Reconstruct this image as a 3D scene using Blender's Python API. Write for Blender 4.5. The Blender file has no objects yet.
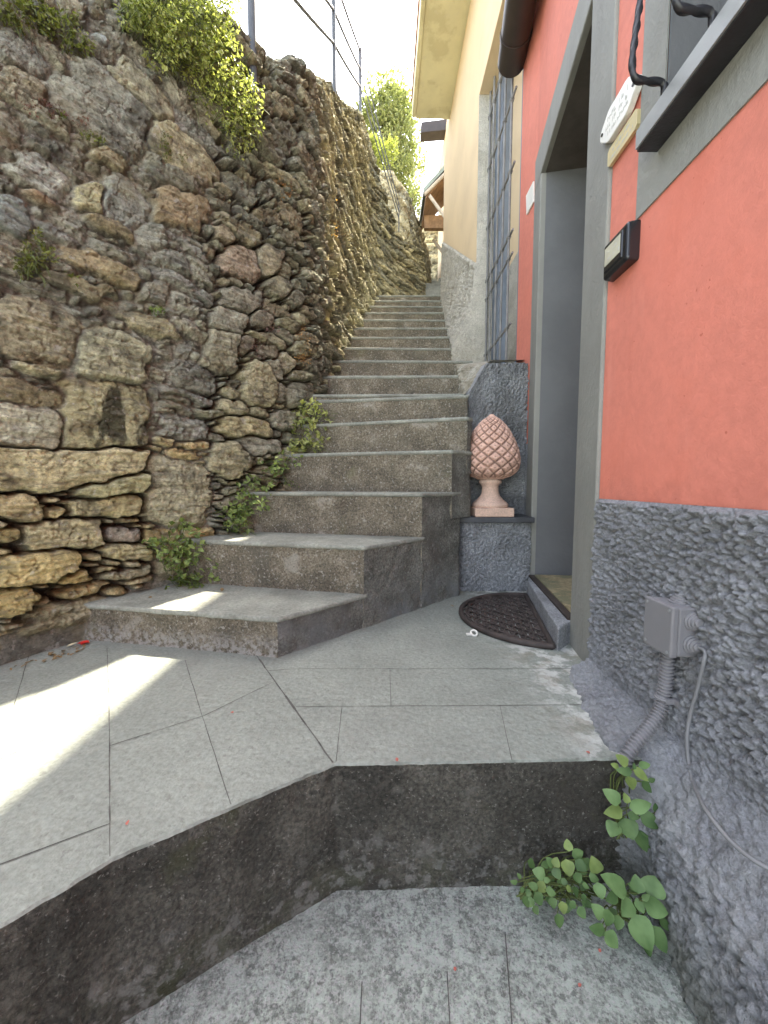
import bpy, bmesh, math, random
import numpy as np
from mathutils import Vector, Matrix

random.seed(7); rng = np.random.default_rng(7)
S = bpy.context.scene
COL = S.collection
PI = math.pi

# ------------------------------------------------------------------ camera
F, CX, CY, EYE = 384.0, 384.0, 512.0, 0.55
PITCH = math.radians(4.2)
cp, sp = math.cos(PITCH), math.sin(PITCH)
cam_d = bpy.data.cameras.new('camera'); cam = bpy.data.objects.new('camera', cam_d); COL.objects.link(cam)
cam.location = (0, 0, EYE); cam.rotation_euler = (math.pi/2 - PITCH, 0, 0)
cam_d.sensor_fit = 'VERTICAL'; cam_d.sensor_height = 24; cam_d.sensor_width = 18
cam_d.lens = 24*F/1024; cam_d.clip_start = 0.02; cam_d.clip_end = 2000
S.camera = cam

def ray(px, py):
    u = (px-CX)/F; w = (CY-py)/F
    return Vector((u, cp + w*sp, -sp + w*cp))
def at_z(px, py, z):
    d = ray(px, py); t = (z-EYE)/d.z
    return Vector((d.x*t, d.y*t, z))
def at_y(px, py, y):
    d = ray(px, py); t = y/d.y
    return Vector((d.x*t, y, EYE + d.z*t))
def at_x(px, py, x):
    d = ray(px, py); t = x/d.x
    return Vector((x, d.y*t, EYE + d.z*t))
def proj_np(X, Y, Z):
    z = Z-EYE
    dep = np.maximum(Y*cp - z*sp, 1e-3); up = Y*sp + z*cp
    return CX + F*X/dep, CY - F*up/dep

# ------------------------------------------------------------------ numpy noise
def _h(ix, iy, seed):
    ix = ix.astype(np.int64).astype(np.uint32); iy = iy.astype(np.int64).astype(np.uint32)
    h = ix*np.uint32(374761393) + iy*np.uint32(668265263) + np.uint32((seed*2246822519) & 0xffffffff)
    h = (h ^ (h >> np.uint32(13)))*np.uint32(1274126177)
    h = h ^ (h >> np.uint32(16)); h = h*np.uint32(2654435761); h = h ^ (h >> np.uint32(15))
    return h.astype(np.float64)/4294967295.0
def vn(x, y, seed=0):
    x = np.asarray(x, float); y = np.asarray(y, float)
    ix = np.floor(x); iy = np.floor(y); fx = x-ix; fy = y-iy
    fx = fx*fx*fx*(fx*(fx*6-15)+10); fy = fy*fy*fy*(fy*(fy*6-15)+10)
    a = _h(ix, iy, seed); b = _h(ix+1, iy, seed); c = _h(ix, iy+1, seed); d = _h(ix+1, iy+1, seed)
    return (a+(b-a)*fx)*(1-fy) + (c+(d-c)*fx)*fy
def fbm(x, y, o=4, seed=0):
    s = 0; a = .5; t = 0
    for k in range(o):
        s = s + a*vn(np.asarray(x)*2**k + 17.3*k, np.asarray(y)*2**k - 9.1*k, seed+k*13); t += a; a *= .5
    return s/t*2-1
def worley(x, y, seed=0):
    x = np.asarray(x, float); y = np.asarray(y, float)
    ix = np.floor(x); iy = np.floor(y)
    f1 = np.full(x.shape, 9.); f2 = np.full(x.shape, 9.)
    for dx in (-1, 0, 1):
        for dy in (-1, 0, 1):
            jx = ix+dx; jy = iy+dy
            d = np.hypot(jx+_h(jx, jy, seed)-x, jy+_h(jx, jy, seed+91)-y)
            f2 = np.minimum(f2, np.maximum(f1, d)); f1 = np.minimum(f1, d)
    return f1, f2
def sstep(a, b, x):
    t = np.clip((np.asarray(x, float)-a)/(b-a), 0, 1); return t*t*(3-2*t)

# ------------------------------------------------------------------ objects
def tag(o, label=None, cat=None, group=None, kind=None):
    if label: o['label'] = label
    if cat: o['category'] = cat
    if group: o['group'] = group
    if kind: o['kind'] = kind
    return o
def thing(name, label, cat, loc=(0, 0, 0), group=None):
    o = bpy.data.objects.new(name, None); COL.objects.link(o); o.location = loc
    o.empty_display_size = .05
    return tag(o, label, cat, group)
def world_of(o):
    v = Vector((0, 0, 0))
    while o: v += o.location; o = o.parent
    return v

class MB:
    """collects geometry in world coordinates and links it as one mesh object"""
    def __init__(s): s.v = []; s.f = []; s.m = []; s.sm = []
    def add(s, vs, fs, mi=0, smooth=False):
        b = len(s.v); s.v += [tuple(p) for p in vs]
        for f in fs:
            s.f.append(tuple(i+b for i in f)); s.m.append(mi); s.sm.append(smooth)
    def hexa(s, a, b, mi=0):
        """a, b: two quads of four points each, joined"""
        s.add(list(a)+list(b), [(3, 2, 1, 0), (4, 5, 6, 7), (0, 1, 5, 4), (1, 2, 6, 5), (2, 3, 7, 6), (3, 0, 4, 7)], mi)
    def box(s, x0, x1, y0, y1, z0, z1, mi=0):
        s.hexa([(x0, y0, z0), (x1, y0, z0), (x1, y1, z0), (x0, y1, z0)], [(x0, y0, z1), (x1, y0, z1), (x1, y1, z1), (x0, y1, z1)], mi)
    def prism(s, poly, z0, z1, mi=0):
        n = len(poly); z0f = z0 if callable(z0) else (lambda p: z0); z1f = z1 if callable(z1) else (lambda p: z1)
        vs = [(p[0], p[1], z0f(p)) for p in poly] + [(p[0], p[1], z1f(p)) for p in poly]
        fs = [tuple(range(n))[::-1], tuple(range(n, 2*n))] + [(i, (i+1) % n, n+(i+1) % n, n+i) for i in range(n)]
        s.add(vs, fs, mi)
    def grid(s, P, mi=0, smooth=True, flip=False, closed=False):
        a, b = P.shape[:2]; base = len(s.v)
        s.v += [tuple(p) for p in P.reshape(-1, 3).tolist()]
        for i in range(a-1):
            for j in range(b if closed else b-1):
                k = (j+1) % b
                q = (base+i*b+j, base+i*b+k, base+(i+1)*b+k, base+(i+1)*b+j)
                s.f.append(q[::-1] if flip else q); s.m.append(mi); s.sm.append(smooth)
    def tube(s, path, r, n=8, mi=0, closed=False, twist=0, square=False, caps=True):
        path = [Vector(p) for p in path]; L = len(path)
        rs = r if hasattr(r, '__len__') else [r]*L
        ring = []; up = Vector((0.13, 0.2, 1)).normalized(); acc = 0
        for i, p in enumerate(path):
            if closed: t = path[(i+1) % L]-path[i-1]
            else: t = path[min(i+1, L-1)]-path[max(i-1, 0)]
            t.normalize()
            if i == 0:
                a = t.cross(up)
                if a.length < 1e-3: a = t.cross(Vector((1, 0, 0)))
                a.normalize()
            else:
                a = (a - t*a.dot(t)).normalized(); acc += (path[i]-path[i-1]).length
            b = t.cross(a); ph = twist*acc
            for k in range(n):
                an = 2*PI*k/n + ph; rr = rs[i]*(1.0 if not square else (1.0 if k % 2 == 0 else .66))
                ring.append(p + a*math.cos(an)*rr + b*math.sin(an)*rr)
        fs = []
        for i in range(L if closed else L-1):
            for k in range(n):
                j = (i+1) % L
                fs.append((i*n+k, i*n+(k+1) % n, j*n+(k+1) % n, j*n+k))
        s.add(ring, fs, mi, True)
        if caps and not closed:
            s.add(ring[:n], [tuple(range(n))[::-1]], mi); s.add(ring[-n:], [tuple(range(n))], mi)
    def lathe(s, prof, c, n=32, mi=0, axis='z', smooth=True):
        vs = []
        for r, h in prof:
            for k in range(n):
                a = 2*PI*k/n
                p = (r*math.cos(a), r*math.sin(a), h)
                if axis == 'y': p = (p[0], -h, p[1])
                vs.append((c[0]+p[0], c[1]+p[1], c[2]+p[2]))
        m = len(prof)
        s.add(vs, [(i*n+k, i*n+(k+1) % n, (i+1)*n+(k+1) % n, (i+1)*n+k) for i in range(m-1) for k in range(n)], mi, smooth)
        s.add(vs[:n], [tuple(range(n))[::-1]], mi); s.add(vs[-n:], [tuple(range(n))], mi)
    def build(s, name, mats, parent=None, bevel=0, segs=2, col=None, recalc=False):
        me = bpy.data.meshes.new(name)
        off = world_of(parent) if parent else Vector((0, 0, 0))
        o = bpy.data.objects.new(name, me); COL.objects.link(o)
        v = np.array(s.v, float) - np.array(off)
        nv = len(v); me.vertices.add(nv); me.vertices.foreach_set('co', v.ravel())
        tot = np.array([len(f) for f in s.f]); st = np.concatenate(([0], np.cumsum(tot)[:-1]))
        idx = np.fromiter((i for f in s.f for i in f), dtype=np.int32)
        me.loops.add(len(idx)); me.loops.foreach_set('vertex_index', idx)
        me.polygons.add(len(tot)); me.polygons.foreach_set('loop_start', st.astype(np.int32)); me.polygons.foreach_set('loop_total', tot.astype(np.int32))
        me.polygons.foreach_set('material_index', np.array(s.m, np.int32))
        me.polygons.foreach_set('use_smooth', np.array(s.sm, bool))
        me.update(calc_edges=True); me.validate()
        if recalc:
            bm = bmesh.new(); bm.from_mesh(me); bmesh.ops.recalc_face_normals(bm, faces=bm.faces); bm.to_mesh(me); bm.free()
        for m in (mats if isinstance(mats, (list, tuple)) else [mats]): me.materials.append(m)
        if col is not None:
            a = me.color_attributes.new('tint', 'FLOAT_COLOR', 'POINT')
            c = np.ones((nv, 4)); c[:, :3] = col; a.data.foreach_set('color', c.ravel())
        if parent: o.parent = parent
        if bevel:
            b = o.modifiers.new('edge', 'BEVEL'); b.width = bevel; b.segments = segs; b.limit_method = 'ANGLE'; b.angle_limit = .6
        return o

def grid_mesh(name, P, mats, parent=None, col=None, flip=False):
    a, b = P.shape[:2]; me = bpy.data.meshes.new(name); o = bpy.data.objects.new(name, me); COL.objects.link(o)
    v = P.reshape(-1, 3) - np.array(world_of(parent) if parent else (0, 0, 0))
    i = np.arange(a*b).reshape(a, b); q = np.stack((i[:-1, :-1], i[:-1, 1:], i[1:, 1:], i[1:, :-1]), -1).reshape(-1, 4)
    if flip: q = q[:, ::-1]
    n = len(q); me.vertices.add(a*b); me.vertices.foreach_set('co', v.ravel())
    me.loops.add(n*4); me.loops.foreach_set('vertex_index', q.ravel().astype(np.int32))
    me.polygons.add(n); me.polygons.foreach_set('loop_start', np.arange(0, n*4, 4, dtype=np.int32)); me.polygons.foreach_set('loop_total', np.full(n, 4, np.int32))
    me.polygons.foreach_set('use_smooth', np.ones(n, bool)); me.update(calc_edges=True)
    for m in mats: me.materials.append(m)
    if col is not None:
        at = me.color_attributes.new('tint', 'FLOAT_COLOR', 'POINT'); c = np.ones((a*b, 4)); c[:, :3] = col.reshape(-1, 3); at.data.foreach_set('color', c.ravel())
    if parent: o.parent = parent
    return o

# ------------------------------------------------------------------ materials
def nmat(name):
    m = bpy.data.materials.new(name); m.use_nodes = True
    nt = m.node_tree; b = nt.nodes['Principled BSDF']
    return m, nt, b
def N(nt, t, **kw):
    n = nt.nodes.new(t)
    for k, v in kw.items():
        if k.startswith('i_'): n.inputs[k[2:].replace('_', ' ')].default_value = v
        else: setattr(n, k, v)
    return n
def coords(nt, scale=(1, 1, 1), rot=(0, 0, 0)):
    g = N(nt, 'ShaderNodeNewGeometry'); mp = N(nt, 'ShaderNodeMapping')
    mp.inputs['Scale'].default_value = scale; mp.inputs['Rotation'].default_value = rot
    nt.links.new(g.outputs['Position'], mp.inputs['Vector']); return mp.outputs[0]
def noise(nt, vec, scale, detail=4, rough=.55, dist=0):
    n = N(nt, 'ShaderNodeTexNoise'); n.inputs['Scale'].default_value = scale; n.inputs['Detail'].default_value = detail
    n.inputs['Roughness'].default_value = rough; n.inputs['Distortion'].default_value = dist
    nt.links.new(vec, n.inputs['Vector']); return n.outputs['Fac']
def ramp(nt, fac, lo, hi):
    r = N(nt, 'ShaderNodeMapRange'); r.interpolation_type = 'SMOOTHSTEP'
    r.inputs['From Min'].default_value = lo; r.inputs['From Max'].default_value = hi
    nt.links.new(fac, r.inputs['Value']); return r.outputs[0]
def mixc(nt, fac, a, b, mode='MIX'):
    m = N(nt, 'ShaderNodeMix', data_type='RGBA', blend_type=mode)
    if isinstance(fac, (int, float)): m.inputs[0].default_value = fac
    else: nt.links.new(fac, m.inputs[0])
    for i, x in ((6, a), (7, b)):
        if isinstance(x, tuple): m.inputs[i].default_value = (*x, 1) if len(x) == 3 else x
        else: nt.links.new(x, m.inputs[i])
    return m.outputs[2]
def mth(nt, op, a, b=0.):
    m = N(nt, 'ShaderNodeMath', operation=op)
    for i, x in ((0, a), (1, b)):
        if isinstance(x, (int, float)): m.inputs[i].default_value = x
        else: nt.links.new(x, m.inputs[i])
    return m.outputs[0]
def surf(name, base, layers=(), rough=.85, bumps=(), attr=False, spec=.3, metal=0., roughvar=0, var=.25, varscale=6, fine=(90, 0), pos=()):
    """layers: (scale, detail, lo, hi, colour, amount[, coord scale]); bumps: (scale, detail, height, distance[, voronoi])"""
    m, nt, b = nmat(name)
    P = coords(nt)
    if attr:
        a = N(nt, 'ShaderNodeVertexColor', layer_name='tint'); c = a.outputs['Color']
    else: c = base
    for vs_, va in ((varscale, var), (fine[0], fine[1])):
        if not va: continue
        n = noise(nt, P, vs_, 6, .62); f = ramp(nt, n, .3, .7)
        k = N(nt, 'ShaderNodeMapRange'); k.inputs['To Min'].default_value = 1-va; k.inputs['To Max'].default_value = 1+va
        nt.links.new(f, k.inputs['Value'])
        cc = N(nt, 'ShaderNodeCombineColor')
        for i in range(3): nt.links.new(k.outputs[0], cc.inputs[i])
        c = mixc(nt, 1., c, cc.outputs[0], 'MULTIPLY')
    for L in layers:
        vec = coords(nt, L[6]) if len(L) > 6 else P
        f = ramp(nt, noise(nt, vec, L[0], L[1], .6), L[2], L[3])
        c = mixc(nt, mth(nt, 'MULTIPLY', f, L[5]), c, L[4])
    for axis, a0, a1, sc_, lo_, hi_, colr, amt in pos:          # stains that belong to one side of the thing
        gg = N(nt, 'ShaderNodeNewGeometry'); sx_ = N(nt, 'ShaderNodeSeparateXYZ'); nt.links.new(gg.outputs['Position'], sx_.inputs[0])
        f = mth(nt, 'MULTIPLY', ramp(nt, sx_.outputs[axis], a0, a1) if a0 < a1 else mth(nt, 'SUBTRACT', 1., ramp(nt, sx_.outputs[axis], a1, a0)), ramp(nt, noise(nt, P, sc_, 7, .62), lo_, hi_))
        c = mixc(nt, mth(nt, 'MULTIPLY', f, amt), c, colr)
    if isinstance(c, tuple): b.inputs['Base Color'].default_value = (*c, 1)
    else: nt.links.new(c, b.inputs['Base Color'])
    b.inputs['Roughness'].default_value = rough; b.inputs['Metallic'].default_value = metal
    b.inputs['Specular IOR Level'].default_value = spec
    if roughvar:
        f = noise(nt, P, 14, 4); k = N(nt, 'ShaderNodeMapRange'); k.inputs['To Min'].default_value = max(rough-roughvar, .05); k.inputs['To Max'].default_value = min(rough+roughvar, 1)
        nt.links.new(f, k.inputs['Value']); nt.links.new(k.outputs[0], b.inputs['Roughness'])
    prev = None
    for B in bumps:
        bp = N(nt, 'ShaderNodeBump'); bp.inputs['Strength'].default_value = 1.0; bp.inputs['Distance'].default_value = B[3]
        if len(B) > 4 and B[4]:
            v = N(nt, 'ShaderNodeTexVoronoi'); v.inputs['Scale'].default_value = B[0]; nt.links.new(P, v.inputs['Vector']); h = v.outputs['Distance']
        else: h = noise(nt, P, B[0], B[1], B[2])
        nt.links.new(h, bp.inputs['Height'])
        if prev: nt.links.new(prev, bp.inputs['Normal'])
        prev = bp.outputs[0]
    if prev: nt.links.new(prev, b.inputs['Normal'])
    return m
def leafmat(name, base, var=.35, trans=.35, tip=None, rough=.5):
    m, nt, b = nmat(name)
    P = coords(nt)
    n = ramp(nt, noise(nt, P, 22, 3), .3, .7)
    lo = tuple(x*(1-var) for x in base); hi = tip or tuple(min(1, x*(1+var)) for x in base)
    c = mixc(nt, n, lo, hi)
    nt.links.new(c, b.inputs['Base Color']); b.inputs['Roughness'].default_value = rough; b.inputs['Specular IOR Level'].default_value = .35
    t = N(nt, 'ShaderNodeBsdfTranslucent'); c2 = mixc(nt, 1., c, (1.5, 1.6, .75), 'MULTIPLY'); nt.links.new(c2, t.inputs['Color'])
    mx = N(nt, 'ShaderNodeMixShader'); mx.inputs[0].default_value = trans
    nt.links.new(b.outputs[0], mx.inputs[1]); nt.links.new(t.outputs[0], mx.inputs[2])
    nt.links.new(mx.outputs[0], nt.nodes['Material Output'].inputs[0])
    return m

M = {}
M['stone'] = surf('weathered_stone', (.2, .18, .15), attr=True, var=.3, varscale=20, fine=(85, .26), rough=.92, spec=.2, layers=[
    (13, 7, .5, .64, (.12, .112, .095), .5, (1, 1, 4.2)), (17, 6, .56, .68, (.5, .47, .39), .35, (1, 1, 3.4)), (2.6, 5, .52, .68, (.36, .3, .18), .35),
    (8, 8, .55, .66, (.09, .085, .07), .6), (30, 6, .6, .66, (.62, .6, .54), .45), (5, 6, .56, .7, (.25, .22, .11), .4), (95, 5, .6, .7, (.07, .064, .05), .5), (120, 4, .65, .71, (.66, .64, .58), .5)],
    bumps=[(26, 8, .72, .018), (120, 5, .75, .010)])
M['landing'] = surf('grey_paving_stone', (.248, .267, .236), var=.1, varscale=5, fine=(110, .16), rough=.75, spec=.3, roughvar=.12, layers=[
    (2.2, 6, .5, .72, (.21, .216, .198), .6), (70, 3, .6, .68, (.165, .17, .155), .6), (9, 8, .64, .74, (.36, .36, .32), .45)],
    pos=[(0, .34, .52, 16, .45, .56, (.6, .6, .57), .75), (0, .3, .5, 9, .5, .6, (.2, .18, .13), .5)],
    bumps=[(50, 2, .4, .006), (230, 3, .6, .002)])
M['joint'] = surf('paving_joint', (.1, .098, .088), var=.3, varscale=30, rough=.95)
M['tread'] = surf('stair_tread', (.265, .275, .24), var=.2, varscale=7, fine=(100, .2), rough=.8, layers=[
    (4, 6, .52, .72, (.17, .165, .14), .6), (50, 4, .6, .72, (.15, .145, .13), .5)], bumps=[(60, 3, .5, .004), (220, 3, .6, .002)])
M['riser'] = surf('stair_riser', (.212, .187, .14), pos=[(2, .085, .01, 55, .42, .58, (.5, .49, .46), .7)], var=.3, varscale=9, fine=(130, .45), rough=.92, layers=[
    (3.5, 6, .5, .7, (.135, .126, .1), .7), (90, 5, .57, .66, (.52, .5, .45), .6), (9, 8, .58, .68, (.44, .42, .37), .55), (150, 3, .58, .66, (.08, .07, .06), .6), (5, 5, .6, .7, (.2, .2, .11), .4)],
    bumps=[(45, 6, .7, .014), (170, 4, .7, .006)])
M['stepside'] = surf('stair_side_plaster', (.2, .2, .175), var=.3, varscale=9, fine=(130, .4), rough=.9, layers=[
    (5, 6, .5, .7, (.13, .12, .105), .7), (60, 5, .57, .66, (.42, .41, .4), .5)], pos=[(2, .22, .02, 6, .35, .6, (.25, .262, .262), .75)], bumps=[(34, 7, .7, .022), (150, 4, .7, .007)])
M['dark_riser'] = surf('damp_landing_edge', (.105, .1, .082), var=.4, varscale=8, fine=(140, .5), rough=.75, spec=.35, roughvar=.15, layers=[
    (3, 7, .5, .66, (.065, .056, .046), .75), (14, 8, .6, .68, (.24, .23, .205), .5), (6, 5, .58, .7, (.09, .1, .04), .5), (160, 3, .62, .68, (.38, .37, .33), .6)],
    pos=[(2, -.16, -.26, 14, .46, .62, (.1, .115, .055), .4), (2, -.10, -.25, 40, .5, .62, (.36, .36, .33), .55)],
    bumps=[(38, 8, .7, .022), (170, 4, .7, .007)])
M['concrete'] = surf('mottled_concrete', (.59, .65, .575), var=.25, varscale=9, fine=(150, .5), rough=.9, layers=[
    (4, 9, .45, .62, (.36, .39, .345), .6), (9, 9, .52, .64, (.7, .77, .69), .5), (34, 9, .5, .58, (.82, .9, .81), .75), (46, 8, .55, .63, (.22, .24, .21), .7), (190, 3, .5, .62, (.85, .85, .82), .7), (85, 7, .56, .66, (.27, .27, .235), .6), (240, 2, .6, .68, (.15, .15, .13), .5), (3, 5, .58, .7, (.2, .21, .12), .4)],
    bumps=[(60, 7, .72, .012), (240, 3, .7, .003)])
M['stucco'] = surf('rough_grey_stucco', (.262, .268, .285), var=.16, varscale=7, fine=(160, .2), rough=.8, spec=.35, layers=[
    (5, 6, .55, .75, (.34, .335, .33), .6), (16, 5, .62, .75, (.17, .17, .17), .5)],
    pos=[(2, .1, -.06, 12, .4, .6, (.36, .37, .37), .6), (2, -.12, -.26, 8, .4, .56, (.12, .125, .075), .6)], bumps=[(90, 6, .65, .012), (260, 3, .6, .003)])
M['stucco_bump'] = surf('grey_stucco_render', (.3, .31, .325), var=.2, varscale=8, fine=(150, .28), rough=.85, layers=[
    (5, 6, .52, .72, (.15, .15, .15), .6), (14, 6, .62, .75, (.3, .29, .26), .5)], bumps=[(60, 4, .6, .012), (150, 4, .6, .006)])
M['red'] = surf('coral_red_paint', (.61, .205, .15), var=.06, varscale=3, pos=[(2, .66, .5, 18, .4, .64, (.42, .135, .1), .35)], fine=(40, .05), rough=.8, spec=.25, layers=[(5, 6, .55, .72, (.68, .26, .2), .35, (4, 4, .5)), (2, 6, .56, .7, (.5, .14, .095), .35, (6, 6, .6)),
    (3, 5, .5, .75, (.6, .165, .105), .5), (1.4, 4, .55, .7, (.66, .21, .15), .5), (45, 2, .73, .77, (.36, .07, .045), .6)], bumps=[(60, 4, .5, .0013), (300, 2, .5, .0006)])
M['grey'] = surf('grey_trim_paint', (.25, .25, .228), var=.08, varscale=4, rough=.8, spec=.25, layers=[
    (3, 5, .5, .72, (.205, .2, .185), .6, (3, 3, .6)), (24, 5, .64, .75, (.29, .285, .27), .4)], bumps=[(60, 3, .5, .0025), (260, 2, .5, .0008)])
M['darkgrey'] = surf('charcoal_reveal_paint', (.145, .15, .155), var=.08, varscale=4, rough=.75, layers=[
    (3, 5, .55, .75, (.155, .155, .16), .5)], bumps=[(60, 3, .5, .002)])
M['cream'] = surf('cream_render', (.72, .57, .37), var=.05, varscale=2, rough=.85, layers=[(2.5, 5, .5, .75, (.6, .46, .3), .5)], bumps=[(80, 3, .5, .002)])
M['soffit'] = surf('stained_eave_soffit', (.62, .58, .38), var=.08, varscale=3, rough=.8, layers=[(4, 6, .52, .62, (.4, .35, .2), .45), (9, 5, .6, .66, (.56, .52, .38), .4)])
M['palestucco'] = surf('pale_grey_render', (.52, .5, .44), var=.15, varscale=9, fine=(120,.2), rough=.9, pos=[(2, 1.85, 1.2, 11, .32, .58, (.24, .215, .15), .8)], layers=[
    (7, 6, .55, .75, (.33, .31, .25), .6), (3, 5, .56, .72, (.22, .19, .12), .6, (3, 3, .5))], bumps=[(60, 4, .6, .015), (170, 4, .6, .004)])
M['wood'] = surf('brown_boards', (.16, .085, .045), var=.25, varscale=12, rough=.7)
M['canopywood'] = surf('porch_boards', (.32, .2, .11), var=.25, varscale=12, rough=.7)
M['palewood'] = surf('pale_timber', (.5, .44, .36), var=.12, varscale=10, rough=.7)
M['roof'] = surf('roof_tile', (.36, .17, .1), var=.3, varscale=8, rough=.85)
M['roofgrey'] = surf('grey_green_roof_sheet', (.23, .27, .24), var=.15, varscale=6, rough=.6)
M['copper'] = surf('brown_gutter', (.035, .026, .022), var=.2, varscale=8, rough=.45, spec=.5)
M['slate'] = surf('slate_slab', (.055, .058, .065), var=.2, varscale=12, rough=.55, spec=.5, layers=[(20, 5, .6, .75, (.12, .12, .12), .5)], bumps=[(70, 4, .6, .003)])
M['terracotta'] = surf('terracotta', (.56, .27, .19), attr=True, var=.14, varscale=18, fine=(120,.15), rough=.8, layers=[
    (12, 5, .56, .72, (.62, .4, .31), .5), (60, 4, .62, .74, (.3, .16, .11), .4)], bumps=[(160, 3, .6, .001)])
M['rubber'] = surf('brown_black_rubber', (.045, .034, .03), var=.35, varscale=18, rough=.65, spec=.45, layers=[(30, 4, .6, .75, (.08, .065, .055), .5)], bumps=[(200, 3, .6, .001)])
M['coir'] = surf('coir_mat', (.36, .3, .18), var=.3, varscale=60, rough=.95, layers=[(9, 5, .42, .6, (.15, .165, .1), .75), (200, 2, .5, .7, (.38, .33, .2), .5)], bumps=[(260, 3, .7, .006)])
M['plastic'] = surf('painted_grey_plastic', (.195, .19, .2), var=.05, varscale=10, rough=.5, spec=.45, layers=[(40, 4, .66, .76, (.32, .31, .32), .4)])
M['cable'] = surf('grey_cable_sheath', (.19, .19, .195), var=.08, varscale=14, rough=.5, spec=.4)
M['iron'] = surf('black_wrought_iron', (.022, .022, .026), var=.3, varscale=20, rough=.42, spec=.5, bumps=[(120, 3, .6, .001)])
M['greyiron'] = surf('grey_painted_iron', (.2, .2, .2), var=.2, varscale=12, rough=.55, spec=.45)
M['steel'] = surf('grey_steel_bar', (.27, .28, .28), var=.1, varscale=10, rough=.45, spec=.5, metal=.1)
M['zinc'] = surf('galvanised_rail', (.1, .11, .125), var=.15, varscale=12, rough=.6, metal=.2)
M['white'] = surf('white_ceramic', (.74, .73, .68), var=.05, varscale=12, rough=.35, spec=.5)
M['ink'] = surf('engraved_lettering', (.5, .49, .45), var=0, rough=.7)
M['brass'] = surf('pale_brass_plate', (.62, .53, .3), var=.08, varscale=20, rough=.4, metal=.3)
M['black'] = surf('glossy_black_casing', (.014, .015, .018), var=0, rough=.22, spec=.6)
M['card'] = surf('name_card', (.48, .46, .36), var=.06, varscale=40, rough=.4)
M['bluewood'] = surf('blue_grey_joinery', (.2, .235, .29), var=.12, varscale=9, rough=.6)
M['glassdark'] = surf('dark_window_glass', (.05, .055, .065), var=0, rough=.12, spec=.6)
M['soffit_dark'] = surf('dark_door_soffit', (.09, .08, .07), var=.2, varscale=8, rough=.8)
M['bark'] = surf('bark', (.11, .085, .06), var=.35, varscale=20, rough=.95)
M['soil'] = surf('dry_soil', (.16, .13, .085), var=.3, varscale=6, rough=.95, bumps=[(20, 5, .6, .02)])
M['leaf_big'] = leafmat('fresh_weed_leaf', (.12, .22, .07), .3, .18, tip=(.19, .3, .12))
M['leaf_old'] = leafmat('older_weed_leaf', (.075, .15, .05), .35, .12, tip=(.12, .2, .07))
M['leaf_young'] = leafmat('young_weed_leaf', (.2, .28, .08), .25, .25, tip=(.27, .36, .12))
M['leaf_dark'] = leafmat('dull_green_leaf', (.14, .21, .06), .45, .3, tip=(.3, .38, .13))
M['leaf_hang'] = leafmat('bright_creeper_leaf', (.2, .24, .08), .45, .4, tip=(.52, .55, .22))
M['leaf_tuft'] = leafmat('olive_tuft_leaf', (.15, .17, .045), .35, .3)
M['leaf_tree'] = leafmat('tree_leaf', (.19, .22, .095), .35, .35, tip=(.34, .36, .17))
M['leaf_tree2'] = leafmat('yellow_green_tree_leaf', (.19, .23, .07), .3, .35, tip=(.34, .36, .12))
M['sedum'] = leafmat('dried_pinkish_sedum', (.2, .12, .1), .35, .2)
M['sedum_o'] = leafmat('dried_orange_sedum', (.46, .27, .12), .35, .25)
M['stem'] = surf('plant_stem', (.12, .15, .05), var=.2, varscale=30, rough=.7)
M['petal'] = surf('red_petal', (.6, .03, .02), var=.2, varscale=60, rough=.6)
M['faded'] = surf('faded_petal', (.42, .13, .1), var=.2, varscale=60, rough=.7)
M['deadleaf'] = surf('dead_leaf', (.22, .15, .075), var=.35, varscale=40, rough=.85)
M['paleleaf'] = surf('bleached_dead_leaf', (.5, .45, .3), var=.2, varscale=40, rough=.85)
#PART2
# ------------------------------------------------------------------ world and light
w = bpy.data.worlds.new('World'); S.world = w; w.use_nodes = True
nt = w.node_tree; bg = nt.nodes['Background']
sky = nt.nodes.new('ShaderNodeTexSky'); sky.sky_type = 'NISHITA'; sky.sun_disc = False
SUN = Vector((.208, .5, 1.0)).normalized()
sky.sun_elevation = math.asin(SUN.z); sky.sun_rotation = math.atan2(SUN.x, SUN.y)
sky.dust_density = 2.5; sky.air_density = 1.0
hs = nt.nodes.new('ShaderNodeHueSaturation'); hs.inputs['Saturation'].default_value = .42   # thin white haze over the sky
nt.links.new(sky.outputs[0], hs.inputs['Color']); nt.links.new(hs.outputs[0], bg.inputs[0]); bg.inputs[1].default_value = .15
sd = bpy.data.lights.new('sun', 'SUN'); sd.energy = 3.2; sd.angle = math.radians(.8); sd.color = (1, .9, .73)
so = bpy.data.objects.new('sun', sd); COL.objects.link(so); so.rotation_euler = SUN.to_track_quat('Z', 'Y').to_euler(); so.location = (2, 5, 12)
S.view_settings.view_transform = 'Standard'; S.view_settings.look = 'None'; S.view_settings.gamma = 1
S.view_settings.exposure = 2.95
S.cycles.max_bounces = 8; S.cycles.diffuse_bounces = 5
S.cycles.use_denoising = True

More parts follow.
